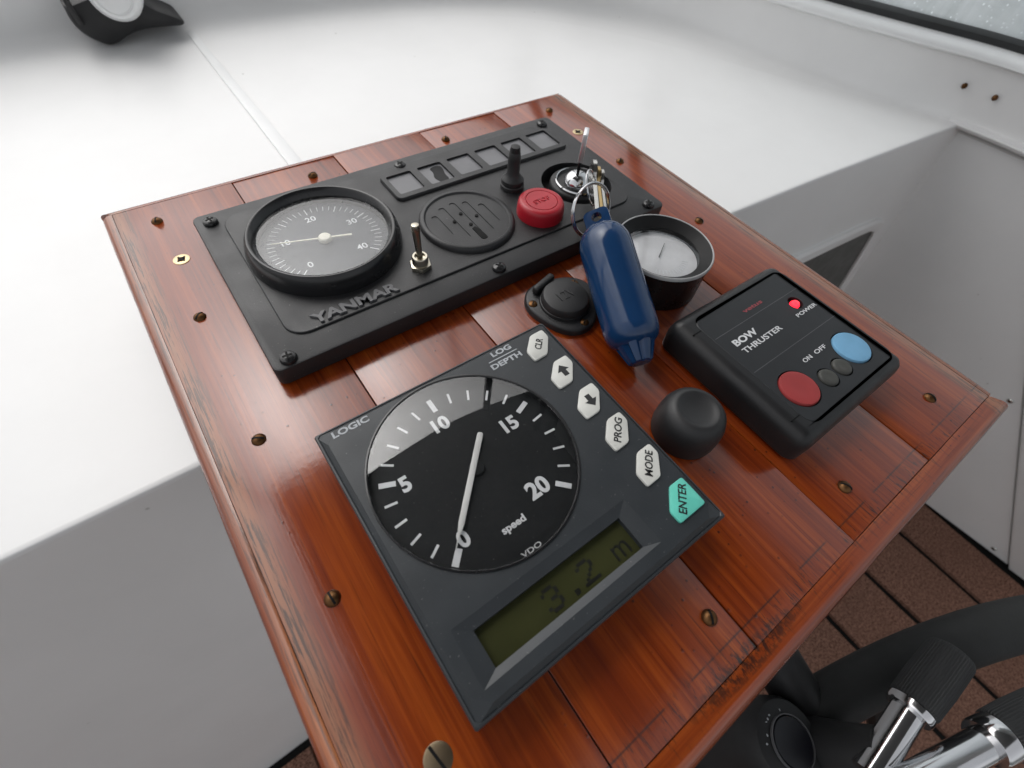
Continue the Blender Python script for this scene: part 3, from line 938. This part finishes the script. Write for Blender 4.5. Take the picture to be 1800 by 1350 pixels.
# key switch in its round recess
ks = link('key_switch', lathe([(0.0238, 0.0034), (0.0, 0.0034)], (KC[0], KC[1], 0), 48), 'black_matt', ep)
link('switch_body', lathe([(0.0178, 0.0030), (0.0180, 0.0115), (0.0174, 0.0130), (0.0168, 0.0134), (0.0, 0.0134)], (KC[0], KC[1], 0), 44), 'black_matt', ks)
link('chrome_ring', lathe([(0.0160, 0.0132), (0.0162, 0.0148), (0.0156, 0.0155), (0.0150, 0.0150), (0.0148, 0.0132)], (KC[0] + 0.001, KC[1] - 0.0012, 0), 48), 'chrome', ks)
link('lock_barrel', lathe([(0.0088, 0.0130), (0.0088, 0.0148), (0.0080, 0.0172), (0.0066, 0.0192), (0.0046, 0.0206), (0.0, 0.0212)], (KC[0] - 0.0012, KC[1] - 0.001, 0), 36), 'chrome', ks)

# ================================================================== KEYS
KB = Vector((KC[0] - 0.0010, KC[1] - 0.0005, 0.0))
kb = thing('bunch_of_keys', (KB.x, KB.y, 0.021), 'bunch of keys hanging from the ignition key standing in the chrome lock', 'keys')
kr = Matrix.Translation((KB.x, KB.y, 0)) @ Matrix.Rotation(R_(43), 4, 'Z')
for nm, me, mt_ in (('ignition_key', rbox(-0.0050, 0.0050, -0.0015, 0.0015, 0.0300, 0.0482, 0.0007), 'key_steel'), ('key_neck', rbox(-0.0026, 0.0026, -0.0010, 0.0010, 0.0195, 0.0305, 0.0004), 'black_gloss')):
    me.transform(kr)
    link(nm, me, mt_, kb)
def ring_pts(c, u, v, r, n=40, wob=0.0):
    c, u, v = Vector(c), Vector(u).normalized(), Vector(v).normalized()
    return [c + u * r * math.cos(2 * math.pi * i / n) + v * r * math.sin(2 * math.pi * i / n) * (1 + wob) for i in range(n)]
rc = Vector((0.1772, -0.0052, 0.0345))
for k in range(2):
    link('split_ring', tube(ring_pts(rc + Vector((0.0002, -0.0004, 0.0010)) * k, (0.95, 0.24, 0.16), (-0.42, 0.22, 0.88), 0.0160 - 0.0002 * k, 48), 0.00065, closed=True, seg=8), 'chrome', kb)
link('key_loop', tube(ring_pts((0.1935, 0.0120, 0.0335), (0.55, 0.65, 0.35), (-0.55, 0.10, 0.80), 0.0100, 40), 0.0006, closed=True, seg=8), 'chrome', kb)
def flat_key(bowc, tip, th, mat, rb=0.0095, wb=0.0032):
    """edge-standing key: round bow with a hole, blade with cuts"""
    a, b = Vector(bowc), Vector(tip)
    d = (b - a).normalized()
    n = d.cross(Vector((0, 0, 1))).normalized()
    up = n.cross(d).normalized()
    L = (b - a).length
    pl = [(rb * math.cos(R_(g)), rb * math.sin(R_(g))) for g in range(25, 336, 15)]
    pl += [(L * 0.45, -wb), (L * 0.55, -wb * 0.5), (L * 0.65, -wb), (L * 0.75, -wb * 0.4), (L * 0.88, -wb * 0.9), (L, 0.0), (L * 0.95, wb)]
    me = slab([(pl, -th / 2), (pl, th / 2)], bottom=True, angle=30)
    mm = Matrix.Identity(4)
    for i in range(3):
        mm[i][0] = d[i]; mm[i][1] = up[i]; mm[i][2] = n[i]; mm[i][3] = a[i]
    me.transform(mm)
    return link('spare_key', me, mat, kb)
flat_key((0.2080, 0.0270, 0.0300), (0.1830, -0.0050, 0.0290), 0.0024, 'steel', 0.0085)
flat_key((0.2095, 0.0240, 0.0275), (0.1862, -0.0066, 0.0270), 0.0018, 'brass', 0.0080)
flat_key((0.2115, 0.0222, 0.0265), (0.1890, -0.0070, 0.0260), 0.0016, 'steel', 0.0075)

# blue float on the split ring
FL = Vector((0.15046, -0.07331, 0.0155)); FU = Vector((0.16883, -0.02560, 0.0325))
fu = (FU - FL).normalized()
kf = thing('key_float', tuple(FL - fu * 0.017 - Vector((0, 0, 0.005))), 'glossy dark blue fender-shaped key float lying across the board from the key ring', 'key float')
fm_ = axis_mat(FL, FU)
RBD = 0.0143
prof = [(0.0, -0.0185), (0.0052, -0.0183), (0.0060, -0.0170), (0.0088, -0.0105), (0.0100, -0.0086)]
body = [(0.0, -0.0100), (0.0060, -0.0098), (0.0098, -0.0086), (0.0124, -0.0062), (0.0138, -0.0030), (RBD, 0.0010), (RBD, 0.0460), (0.0140, 0.0505), (0.0128, 0.0545), (0.0108, 0.0578), (0.0084, 0.0598), (0.0060, 0.0606), (0.0, 0.0610)]
fb = link('float_body', lathe(body, (0, 0, 0), 48, mat4=fm_), 'float_blue', kf)
# ribbed tail cone
bm = bmesh.new(); rings = []
for r, z in ((0.0102, -0.0078), (0.0092, -0.0105), (0.0070, -0.0160), (0.0062, -0.0178), (0.0050, -0.0184)):
    ring = []
    for k in range(48):
        a = 2 * math.pi * k / 48
        rk = r * (1.0 if (k % 6) < 4 else 0.86)
        ring.append(bm.verts.new((rk * math.cos(a), rk * math.sin(a), z)))
    rings.append(ring)
for a, b in zip(rings[:-1], rings[1:]):
    for k in range(48):
        bm.faces.new((a[k], a[(k + 1) % 48], b[(k + 1) % 48], b[k]))
bm.faces.new(rings[-1])
bmesh.ops.transform(bm, matrix=fm_, verts=bm.verts)
link('ribbed_tail', fin(bm, angle=25), 'float_blue', kf)
# eye lug
bm = bmesh.new()
lug = slab([(rrect(-0.0068, 0.0068, 0.0590, 0.0712, 0.0030, 5), -0.0024), (rrect(-0.0072, 0.0072, 0.0588, 0.0716, 0.0032, 5), -0.0014), (rrect(-0.0072, 0.0072, 0.0588, 0.0716, 0.0032, 5), 0.0014), (rrect(-0.0068, 0.0068, 0.0590, 0.0712, 0.0030, 5), 0.0024)], [circle(0.0, 0.0665, 0.0028, 18)], -0.0024, bottom=False)
bm.free()
lug.transform(Matrix(((1, 0, 0, 0), (0, 0, -1, 0), (0, 1, 0, 0), (0, 0, 0, 1))))
lug.transform(Matrix.Rotation(R_(150), 4, 'Z'))
lug.transform(fm_)
link('eye_lug', lug, 'float_blue', kf)

# ================================================================== SMALL ROUND GAUGE
GC = (0.2050, -0.0415)
gg = thing('round_gauge', (GC[0], GC[1], 0.0), 'small round black gauge with grey rim and silver face beside the blue key float', 'gauge')
gb = link('gauge_body', lathe([(0.0276, 0.0002), (0.0276, 0.0200), (0.0282, 0.0215), (0.0284, 0.0238)], (GC[0], GC[1], 0), 64), 'black_gloss', gg)
link('rim', lathe([(0.0285, 0.0232), (0.0285, 0.0245), (0.0281, 0.0251), (0.0276, 0.0252), (0.0272, 0.0248)], (GC[0], GC[1], 0), 64), 'grey_rim', gg)
link('inner_bezel', lathe([(0.0273, 0.0249), (0.0250, 0.0228), (0.0222, 0.0212), (0.0216, 0.0206), (0.0214, 0.0150)], (GC[0], GC[1], 0), 64), 'bezel_black', gg)
gd = link('dial_face', lathe([(0.0, 0.0170), (0.0218, 0.0170)], (GC[0], GC[1], 0), 48), 'gauge_silver', gg)
tb = bmesh.new()
for k in range(13):
    add_tick(tb, GC, R_(-50 - 8 * k), 0.0125, 0.0160, 0.0005, 0.0171)
link('scale_marks', fin(tb), 'print_faint', gd)
ga = R_(30.4)
gn = [(-0.002, 0.0003), (-0.002, -0.0003), (0.0120, -0.00015), (0.0120, 0.00015)]
gn = [(GC[0] - 0.001 + x * math.cos(ga) - y * math.sin(ga), GC[1] + x * math.sin(ga) + y * math.cos(ga)) for x, y in gn]
link('needle', prism(gn, 0.0178, 0.0181), 'print_dark', gg)
link('glass', lathe([(0.0, 0.0222), (0.008, 0.0219), (0.015, 0.0213), (0.0218, 0.0204)], (GC[0], GC[1], 0), 56), 'clear_glass', gg)

# ================================================================== 12 V SOCKET
SC = (0.1424, -0.0318)
so = thing('power_socket', (SC[0], SC[1], 0.0), 'black twelve volt socket with hinged rubber cap, partly under the key float', 'socket')
lob = []
for k in range(90):
    a = 2 * math.pi * k / 90
    r = 0.0208 + 0.0016 * math.cos(3 * (a - R_(137)))
    lob.append((SC[0] + r * math.cos(a), SC[1] + r * math.sin(a)))
link('flange', slab([(lob, 0.0002), (lob, 0.0032), (poly_inset(lob, 0.0006), 0.0041), (poly_inset(lob, 0.0016), 0.0045)]), 'panel_black', so)
cp_ = link('cap', lathe([(0.0143, 0.0044), (0.0140, 0.0062), (0.0136, 0.0064), (0.0134, 0.0090), (0.0126, 0.0104), (0.0110, 0.0111), (0.0, 0.0113)], (SC[0] - 0.001, SC[1] - 0.0012, 0), 48), 'rubber', so)
text('lettering', '12V', SC[0] - 0.001, SC[1] - 0.001, 0.0112, 0.0058, 'rubber', cp_, w=0.0105, rot=0, depth=0.0004)
me = rbox(-0.0085, 0.0085, -0.0020, 0.0024, 0.0, 0.0052, 0.0016, 3)
me.transform(Matrix.Translation((SC[0] - 0.0035, SC[1] + 0.0150, 0.0042)) @ Matrix.Rotation(R_(15), 4, 'Z'))
link('hinge', me, 'rubber', so)
for sx_, sy_ in ((0.1258, -0.0243), (0.1566, -0.0236), (0.1417, -0.0500)):
    s_ = link('socket_screw', lathe([(0.0, 0.0009), (0.0014, 0.0008), (0.0024, 0.0003), (0.0026, -0.0006)], (0, 0, 0), 16), 'bronze', so, loc=(sx_, sy_, 0.0046))
    q = link('slot', rbox(-0.0018, 0.0018, -0.0003, 0.0003, 0.0004, 0.001), 'deep_black', s_, loc=(sx_, sy_, 0.0046)); q.rotation_euler.z = R_(40)

# ================================================================== RUBBER KNOB
NC = (0.1392, -0.1268)
kn = thing('rubber_knob', (NC[0], NC[1], 0.0), 'black rubber dome knob with dished top between log instrument and thruster panel', 'knob')
link('knob_body', lathe([(0.0145, 0.0002), (0.0153, 0.0008), (0.0157, 0.0040), (0.0156, 0.0100), (0.0151, 0.0144), (0.0138, 0.0180), (0.0118, 0.0203), (0.0100, 0.0212), (0.0091, 0.0211), (0.0080, 0.0203), (0.0060, 0.0195), (0.0, 0.0191)], (NC[0], NC[1], 0), 56), 'rubber', kn)

# ================================================================== LOG INSTRUMENT
lg = thing('log_instrument', (0.053, -0.106, 0.0), 'square dark grey speed log with black dial, white keys and depth display', 'instrument')
VX0, VX1, VY0, VY1 = -0.0058, 0.1126, -0.1662, -0.0463
DC = (0.0421, -0.0926)
ZV = 0.0203
def rect8(i, cut):
    x0, x1, y0, y1 = VX0 + i, VX1 - i, VY0 + i, VY1 - i
    return [(x1 - cut, y1), (x0 + cut, y1), (x0, y1 - cut), (x0, y0 + cut), (x0 + cut, y0), (x1 - cut, y0), (x1, y0 + cut), (x1, y1 - cut)]
lcd_out = [(0.0020, -0.1588), (0.0820, -0.1585), (0.0817, -0.1383), (0.0023, -0.1386)]
case = slab([(rect8(0.0020, 0.0006), 0.0004), (rect8(0.0004, 0.0006), 0.0020), (rect8(0.0, 0.0006), 0.0172), (rect8(0.0004, 0.0008), 0.0180), (rect8(0.0011, 0.0010), 0.0183), (rect8(0.0013, 0.0012), 0.0180), (rect8(0.0030, 0.0044), 0.0199), (rect8(0.0034, 0.0048), ZV)], [circle(DC[0], DC[1], 0.0424, 80), lcd_out], None, angle=20)
link('case', case, 'log_case', lg)
# dial well, face, lens
link('dial_well', lathe([(0.0424, ZV), (0.0421, ZV - 0.0003), (0.0418, ZV - 0.0040)], (DC[0], DC[1], 0), 80), 'black_gloss', lg)
df = link('dial_face', lathe([(0.0, 0.0166), (0.0420, 0.0166)], (DC[0], DC[1], 0), 72), 'dial_black', lg)
link('dial_rim', lathe([(0.0427, ZV - 0.0004), (0.0427, ZV + 0.0005), (0.0421, ZV + 0.0006), (0.0416, ZV - 0.0002)], (DC[0], DC[1], 0), 80), 'black_gloss', lg)
TCX = (DC[0] - 0.0002, DC[1] - 0.0018)
for k in range(21):
    a = R_(225 - 270 * k / 20)
    tb = bmesh.new()
    if k % 5 == 0:
        add_tick(tb, TCX, a, 0.0322, 0.0388, 0.0022 if k else 0.0026, 0.0167)
    else:
        add_tick(tb, TCX, a, 0.0332, 0.0383, 0.0010, 0.0167)
    link('scale_mark', fin(tb), 'print_white', df)
for s, ax, ay, hh in (('5', 0.0150, -0.0843, 0.0068), ('10', 0.0405, -0.0686, 0.0068), ('15', 0.0652, -0.0847, 0.0068), ('20', 0.0576, -0.1145, 0.0075), ('0', 0.0223, -0.1150, 0.0068)):
    text('numeral', s, ax, ay, 0.0167, hh, 'print_white', df, bold=0.038)
text('lettering', 'speed', 0.0409, -0.1215, 0.0167, 0.0040, 'print_white', df, w=0.0105, bold=0.03)
text('lettering', 'VDO', 0.0409, -0.1325, 0.0167, 0.0020, 'print_white', df, w=0.0088, bold=0.01)
nb = Vector((0.0518, -0.0821)); nt_ = Vector((0.0178, -0.1172))
dn = (nt_ - nb).normalized(); pn = Vector((-dn.y, dn.x)); LN = (nt_ - nb).length
npoly = []
for s, w in ((0.0, 0.0006), (0.0006, 0.0012), (0.0025, 0.0013), (LN * 0.80, 0.0012), (LN * 0.86, 0.0008), (LN * 0.90, 0.0003), (LN, 0.0002)):
    npoly.append((s, w))
pp = [nb + dn * s + pn * w for s, w in npoly] + [nb + dn * s - pn * w for s, w in reversed(npoly)]
link('needle', prism([(q.x, q.y) for q in pp][::-1], 0.0181, 0.0190, 0.0003), 'needle_grey', lg)
link('needle_boss', lathe([(0.0, 0.0182), (0.0030, 0.0180), (0.0034, 0.0168)], (TCX[0], TCX[1], 0), 24), 'dial_black', lg)
link('lens', lathe([(0.0, ZV + 0.0008), (0.020, ZV + 0.0006), (0.034, ZV + 0.0003), (0.0417, ZV - 0.0001)], (DC[0], DC[1], 0), 72), 'clear_glass', lg)
# printed words
text('lettering', 'LOGIC', 0.0083, -0.0517, ZV, 0.0031, 'print_grey', lg, w=0.0157, bold=0.03)
text('lettering', 'LOG', 0.0834, -0.0518, ZV, 0.0029, 'print_grey', lg, w=0.0108, bold=0.03)
link('rule', rbox(0.0745, 0.0903, -0.05515, -0.0547, ZV, ZV + 0.0001), 'print_grey', lg)
text('lettering', 'DEPTH', 0.0823, -0.0580, ZV, 0.0029, 'print_grey', lg, w=0.0166, bold=0.03)
# keys
def hexkey(y0):
    return [(0.1074, y0 - 0.0002), (0.1000, y0 - 0.0004), (0.0929, y0 - 0.0073), (0.0929, y0 - 0.0139), (0.1006, y0 - 0.0136), (0.1075, y0 - 0.0054)]
def softpoly(p, r=0.18):
    out = []
    n = len(p)
    for i in range(n):
        a, b, c = Vector(p[i - 1]), Vector(p[i]), Vector(p[(i + 1) % n])
        e1 = b + (a - b).normalized() * 0.0012; e2 = b + (c - b).normalized() * 0.0012
        for t in (0, 0.33, 0.67, 1):
            q = e1 * (1 - t) ** 2 + b * 2 * t * (1 - t) + e2 * t * t
            out.append((q.x, q.y))
    return out
for i, (lab, y0) in enumerate((('CLR', -0.0520), ('UP', -0.0705), ('DN', -0.0892), ('PROG', -0.1076), ('MODE', -0.1263))):
    kk = link('key', prism(softpoly(hexkey(y0)), ZV - 0.0002, ZV + 0.0011, 0.0004), 'key_white', lg)
    cx, cy = 0.1003, y0 - 0.0070
    zt = ZV + 0.0011
    if lab in ('UP', 'DN'):
        s = 1 if lab == 'UP' else -1
        ar = [(0.0, 0.0032), (-0.0032, -0.0002), (-0.0013, -0.0002), (-0.0013, -0.0032), (0.0013, -0.0032), (0.0013, -0.0002), (0.0032, -0.0002)]
        link('arrow', prism([(cx + 0.0003 + x_ * s, cy + 0.0004 * s + y_ * s) for x_, y_ in ar], zt, zt + 0.0001), 'print_dark', kk)
    else:
        text('lettering', lab, cx + 0.0002, cy + 0.0003, zt, 0.0033, 'print_dark', kk, w={'CLR': 0.0066, 'PROG': 0.0122, 'MODE': 0.0118}[lab], rot=45, bold=0.018, shear=0.10)
ek = link('key', prism(softpoly([(0.1076, -0.1449), (0.1004, -0.1449), (0.0928, -0.1525), (0.0928, -0.1580), (0.1076, -0.1579)]), ZV - 0.0002, ZV + 0.0011, 0.0004), 'key_green', lg)
ek['label'] = 'turquoise ENTER key'
text('lettering', 'ENTER', 0.1008, -0.1514, ZV + 0.0011, 0.0033, 'print_dark', ek, w=0.0128, rot=45, bold=0.018, shear=0.10)
# display
lcd_in = [(0.0085, -0.1559), (0.0755, -0.1559), (0.0755, -0.1425), (0.0085, -0.1428)]
link('display_bezel', slab([(lcd_out, ZV), (lcd_in, 0.0187), (lcd_in, 0.0150)], top=False, smooth=False), 'log_case', lg)
ld = link('display', rbox(0.0080, 0.0772, -0.1566, -0.1416, 0.0140, 0.0160), 'lcd', lg)
FONT = {'3': ('.###.', '#...#', '....#', '..##.', '....#', '#...#', '.###.'), '2': ('.###.', '#...#', '....#', '...#.', '..#..', '.#...', '#####'), '.': ('##', '##')}
def dots(s, x0, y0, px, py):
    bm = bmesh.new()
    rows = FONT[s]
    for j, row in enumerate(rows):
        for i, ch in enumerate(row):
            if ch == '#':
                xa = x0 + i * px; ya = y0 - j * py
                vs = [bm.verts.new((xa + a * px * 1.0, ya - b * py * 1.0, z)) for z in (0.0160, 0.0161) for a, b in ((0, 0), (1, 0), (1, 1), (0, 1))]
                for f in ((4, 5, 6, 7), (0, 1, 5, 4), (1, 2, 6, 5), (2, 3, 7, 6), (3, 0, 4, 7)):
                    bm.faces.new([vs[k] for k in f])
    return fin(bm)
link('digit', dots('3', 0.0336, -0.1459, 0.00138, 0.00122), 'lcd_ink', ld)
link('digit', dots('.', 0.0449, -0.1526, 0.0010, 0.0010), 'lcd_ink', ld)
link('digit', dots('2', 0.0496, -0.1461, 0.00142, 0.00120), 'lcd_ink', ld)
text('unit_letter', 'm', 0.0690, -0.1518, 0.0160, 0.0054, 'lcd_ink', ld, w=0.0072, bold=0.0)

# ================================================================== BOW THRUSTER PANEL
bt = thing('bow_thruster_panel', (0.2135, -0.1248, 0.0), 'black bow thruster switch panel with lit red lamp and large red and blue buttons', 'control panel')
TX0, TX1, TY0, TY1 = 0.1685, 0.2590, -0.1680, -0.0812
ZT = 0.0188
def rt(i, r): return rrect(TX0 + i, TX1 - i, TY0 + i, TY1 - i, max(r - i, 0.0006), 6)
MX0, MX1, MY0, MY1 = 0.1786, 0.2552, -0.1622, -0.0874
def rm(i): return rrect(MX0 + i, MX1 - i, MY0 + i, MY1 - i, 0.0066 - i, 6)
BTN = {'red': (0.1921, -0.1457, 0.0098, 'button_red'), 'blue': (0.2392, -0.1456, 0.0098, 'button_blue'), 'on': (0.2106, -0.1500, 0.0049, 'button_grey'), 'off': (0.2228, -0.1500, 0.0049, 'button_grey')}
LED = (0.2412, -0.1096)
link('case', slab([(rt(0.0015, 0.006), 0.0003), (rt(0.0002, 0.006), 0.0020), (rt(0.0, 0.006), 0.0120), (rt(0.0008, 0.006), 0.0155), (rt(0.0026, 0.0062), 0.0178), (rt(0.0050, 0.0066), ZT + 0.0004), (rt(0.0072, 0.0075), ZT + 0.0004)], [rm(0.0)], ZT - 0.0010), 'thruster_case', bt)
bh = [circle(x_, y_, r_ + 0.0007, 40) for x_, y_, r_, m_ in BTN.values()] + [circle(LED[0], LED[1], 0.0043, 28)]
mb = link('membrane', slab([(rm(0.0004), ZT - 0.0012), (rm(0.0005), ZT - 0.0003), (rm(0.0009), ZT)], bh, ZT - 0.0016), 'membrane', bt)
link('well_floor', slab([(rm(0.002), ZT - 0.0026), (rm(0.002), ZT - 0.0016)], smooth=False), 'deep_black', bt)
for nm, (x_, y_, r_, m_) in BTN.items():
    b_ = link('button', lathe([(r_, ZT - 0.0016), (r_, ZT + 0.0002), (r_ - 0.0004, ZT + 0.0008), (r_ * 0.8, ZT + 0.0011), (r_ * 0.4, ZT + 0.0009), (0.0, ZT + 0.0008)], (x_, y_, 0), 44), m_, bt)
    b_['label'] = {'red': 'large red push button', 'blue': 'large pale blue push button', 'on': 'small grey ON button', 'off': 'small grey OFF button'}[nm]
link('power_lamp', lathe([(0.0026, ZT - 0.0016), (0.0026, ZT - 0.0003), (0.0018, ZT + 0.0009), (0.0, ZT + 0.0014)], (LED[0] - 0.0006, LED[1] - 0.0004, 0), 24), 'led_red', bt)
for yl in (-0.1029, -0.1275):
    link('printed_line', rbox(MX0 + 0.002, MX1 - 0.002, yl - 0.00012, yl + 0.00012, ZT, ZT + 0.00006), 'hairline', mb)
text('lettering', 'BOW', 0.1956, -0.1103, ZT, 0.0040, 'print_white', mb, w=0.0180, bold=0.03)
text('lettering', 'THRUSTER', 0.2026, -0.1161, ZT, 0.0031, 'print_white', mb, w=0.0316, bold=0.015)
text('lettering', 'POWER', 0.2419, -0.1163, ZT, 0.0022, 'print_white', mb, w=0.0178, bold=0.01)
text('lettering', 'ON', 0.2118, -0.1370, ZT, 0.0023, 'print_white', mb, w=0.0066, bold=0.01)
text('lettering', 'OFF', 0.2233, -0.1370, ZT, 0.0023, 'print_white', mb, w=0.0094, bold=0.01)
text('lettering', 'vetus', 0.2172, -0.0984, ZT, 0.0021, 'print_red', mb, w=0.0158, bold=0.02)
# notches where the front cover clips on
for nx, ny in ((TX0 + 0.0070, -0.0950), (TX0 + 0.0070, -0.1548)):
    link('clip_groove', rbox(nx - 0.0030, nx + 0.0030, ny - 0.0003, ny + 0.0003, ZT - 0.0030, ZT + 0.00055), 'deep_black', bt)

# ================================================================== STEERING WHEEL AND CONTROL LEVERS
P1, P4 = Vector((0.1200, -0.2860, -0.1890)), Vector((0.3154, -0.3323, -0.1208))
dd = (P4 - P1); hl = dd.length / 2; dd.normalize()
wv = Vector((0.05, -0.60, -0.80)); wv = (wv - dd * wv.dot(dd)).normalized()
WR = 0.27
mid = (P1 + P4) / 2
wc = mid + wv * (math.sqrt(WR * WR - hl * hl))
st = thing('steering_wheel', tuple(wc), 'black foam-covered steering wheel rim below the front edge of the wooden board', 'steering wheel')
link('wheel_rim', tube([wc + dd * WR * math.cos(2 * math.pi * i / 96) + wv * WR * math.sin(2 * math.pi * i / 96) for i in range(96)], 0.0156, closed=True, seg=20), 'wheel_foam', st)
wn = dd.cross(wv).normalized()
link('hub', lathe([(0.0, 0.018), (0.03, 0.016), (0.036, 0.01), (0.036, -0.02), (0.0, -0.02)], (0, 0, 0), 36, mat4=axis_mat(wc, wc + wn)), 'black_matt', st)
for a in (30, 150, 270):
    link('spoke', tube([wc + (dd * math.cos(R_(a)) + wv * math.sin(R_(a))) * r for r in (0.03, 0.15, 0.26)], 0.009, seg=10), 'black_matt', st)

ec = thing('engine_control', (0.13, -0.275, -0.42), 'black engine control housing with round cap below the front edge of the wooden board', 'engine control')
H0 = Vector((0.1379, -0.2807, -0.1294)); HN = Vector((0.182, -0.083, 0.98)).normalized()
hm = axis_mat(H0, H0 + HN)
link('housing', lathe([(0.0, -0.0015), (0.0175, -0.0015), (0.0210, -0.0030), (0.0232, -0.0070), (0.0240, -0.016), (0.0250, -0.30), (0.0, -0.30)], (0, 0, 0), 48, mat4=hm), 'black_matt', ec)
link('round_cap', lathe([(0.0, 0.0004), (0.0122, 0.0003), (0.0128, -0.0008), (0.0128, -0.002)], (0, 0, 0), 40, mat4=hm), 'cap_navy', ec)
link('cap_ring', lathe([(0.0130, -0.0012), (0.0132, 0.0003), (0.0137, 0.0003), (0.0139, -0.0012)], (0, 0, 0), 40, mat4=hm), 'emboss_grey', ec)
link('lever_boss', tube([(0.1560, -0.2960, -0.150), (0.1600, -0.3020, -0.122), (0.1660, -0.3060, -0.1090)], [0.0150, 0.0140, 0.0125], seg=28), 'black_matt', ec)
link('side_arm', tube([(0.1702, -0.2413, -0.1365), (0.1718, -0.2759, -0.1536), (0.1767, -0.3054, -0.1665), (0.1800, -0.3374, -0.1815)], 0.0155, seg=20), 'black_matt', ec)

sp_mesh = lathe([(0.0, 0.0004), (0.0006, 0.0003), (0.0008, 0.0)], (0, 0, 0), 8)
for k in range(12):
    g = random.uniform(0, 2 * math.pi); r_ = random.uniform(0.0150, 0.0172)
    q_ = hm @ Vector((r_ * math.cos(g), r_ * math.sin(g), -0.0015))
    o_ = link('salt_spot', sp_mesh, 'print_grey', ec, loc=q_)
    o_.rotation_euler = HN.to_track_quat('Z', 'Y').to_euler()
    o_.scale = (random.uniform(0.4, 1.0), random.uniform(0.4, 1.0), 1)

def lever(a, c, b, rs, rg, label, square):
    a, c, b = Vector(a), Vector(c), Vector(b)
    t = thing('control_lever', tuple(a), label, 'lever', 'control levers')
    link('shaft', tube([a, a.lerp(c, 0.5), c], rs, seg=28), 'chrome', t)
    d = (b - c).normalized()
    mm = axis_mat(c, b); L = (b - c).length
    link('collar', lathe([(rs * 0.9, -0.0008), (rs * 1.32, -0.0006), (rs * 1.40, 0.0006), (rs * 1.40, 0.0036 if not square else 0.009), (rs * 1.25, 0.0042 if not square else 0.0095)], (0, 0, 0), 40, mat4=mm), 'chrome', t)
    bm = bmesh.new(); rings = []
    nn = 192
    z0 = 0.0042 if not square else 0.0096
    for z, k in ((z0, 0.93), (z0 + 0.0015, 1.0), (L * 0.5, 1.03), (L - 0.003, 1.0), (L - 0.0008, 0.93), (L, 0.8)):
        rings.append([bm.verts.new((rg * k * (1.0 if i % 4 < 2 else 0.975) * math.cos(2 * math.pi * i / nn), rg * k * (1.0 if i % 4 < 2 else 0.975) * math.sin(2 * math.pi * i / nn), z)) for i in range(nn)])
    for A_, B_ in zip(rings[:-1], rings[1:]):
        for i in range(nn):
            bm.faces.new((A_[i], A_[(i + 1) % nn], B_[(i + 1) % nn], B_[i]))
    bm.faces.new(rings[0][::-1]); bm.faces.new(rings[-1])
    bmesh.ops.transform(bm, matrix=mm, verts=bm.verts)
    link('ribbed_grip', fin(bm, angle=15), 'grip_rubber', t)
    return t
lever((0.1500, -0.3052, -0.1093), (0.1905, -0.3008, -0.1020), (0.2330, -0.2976, -0.0922), 0.0080, 0.0116, 'chrome control lever with ribbed black grip in front of the steering wheel rim', False)
lever((0.1560, -0.3150, -0.1000), (0.2085, -0.3310, -0.0975), (0.2560, -0.3460, -0.0930), 0.0083, 0.0124, 'chrome control lever with wide collar and ribbed grip, clear of the steering wheel rim', True)
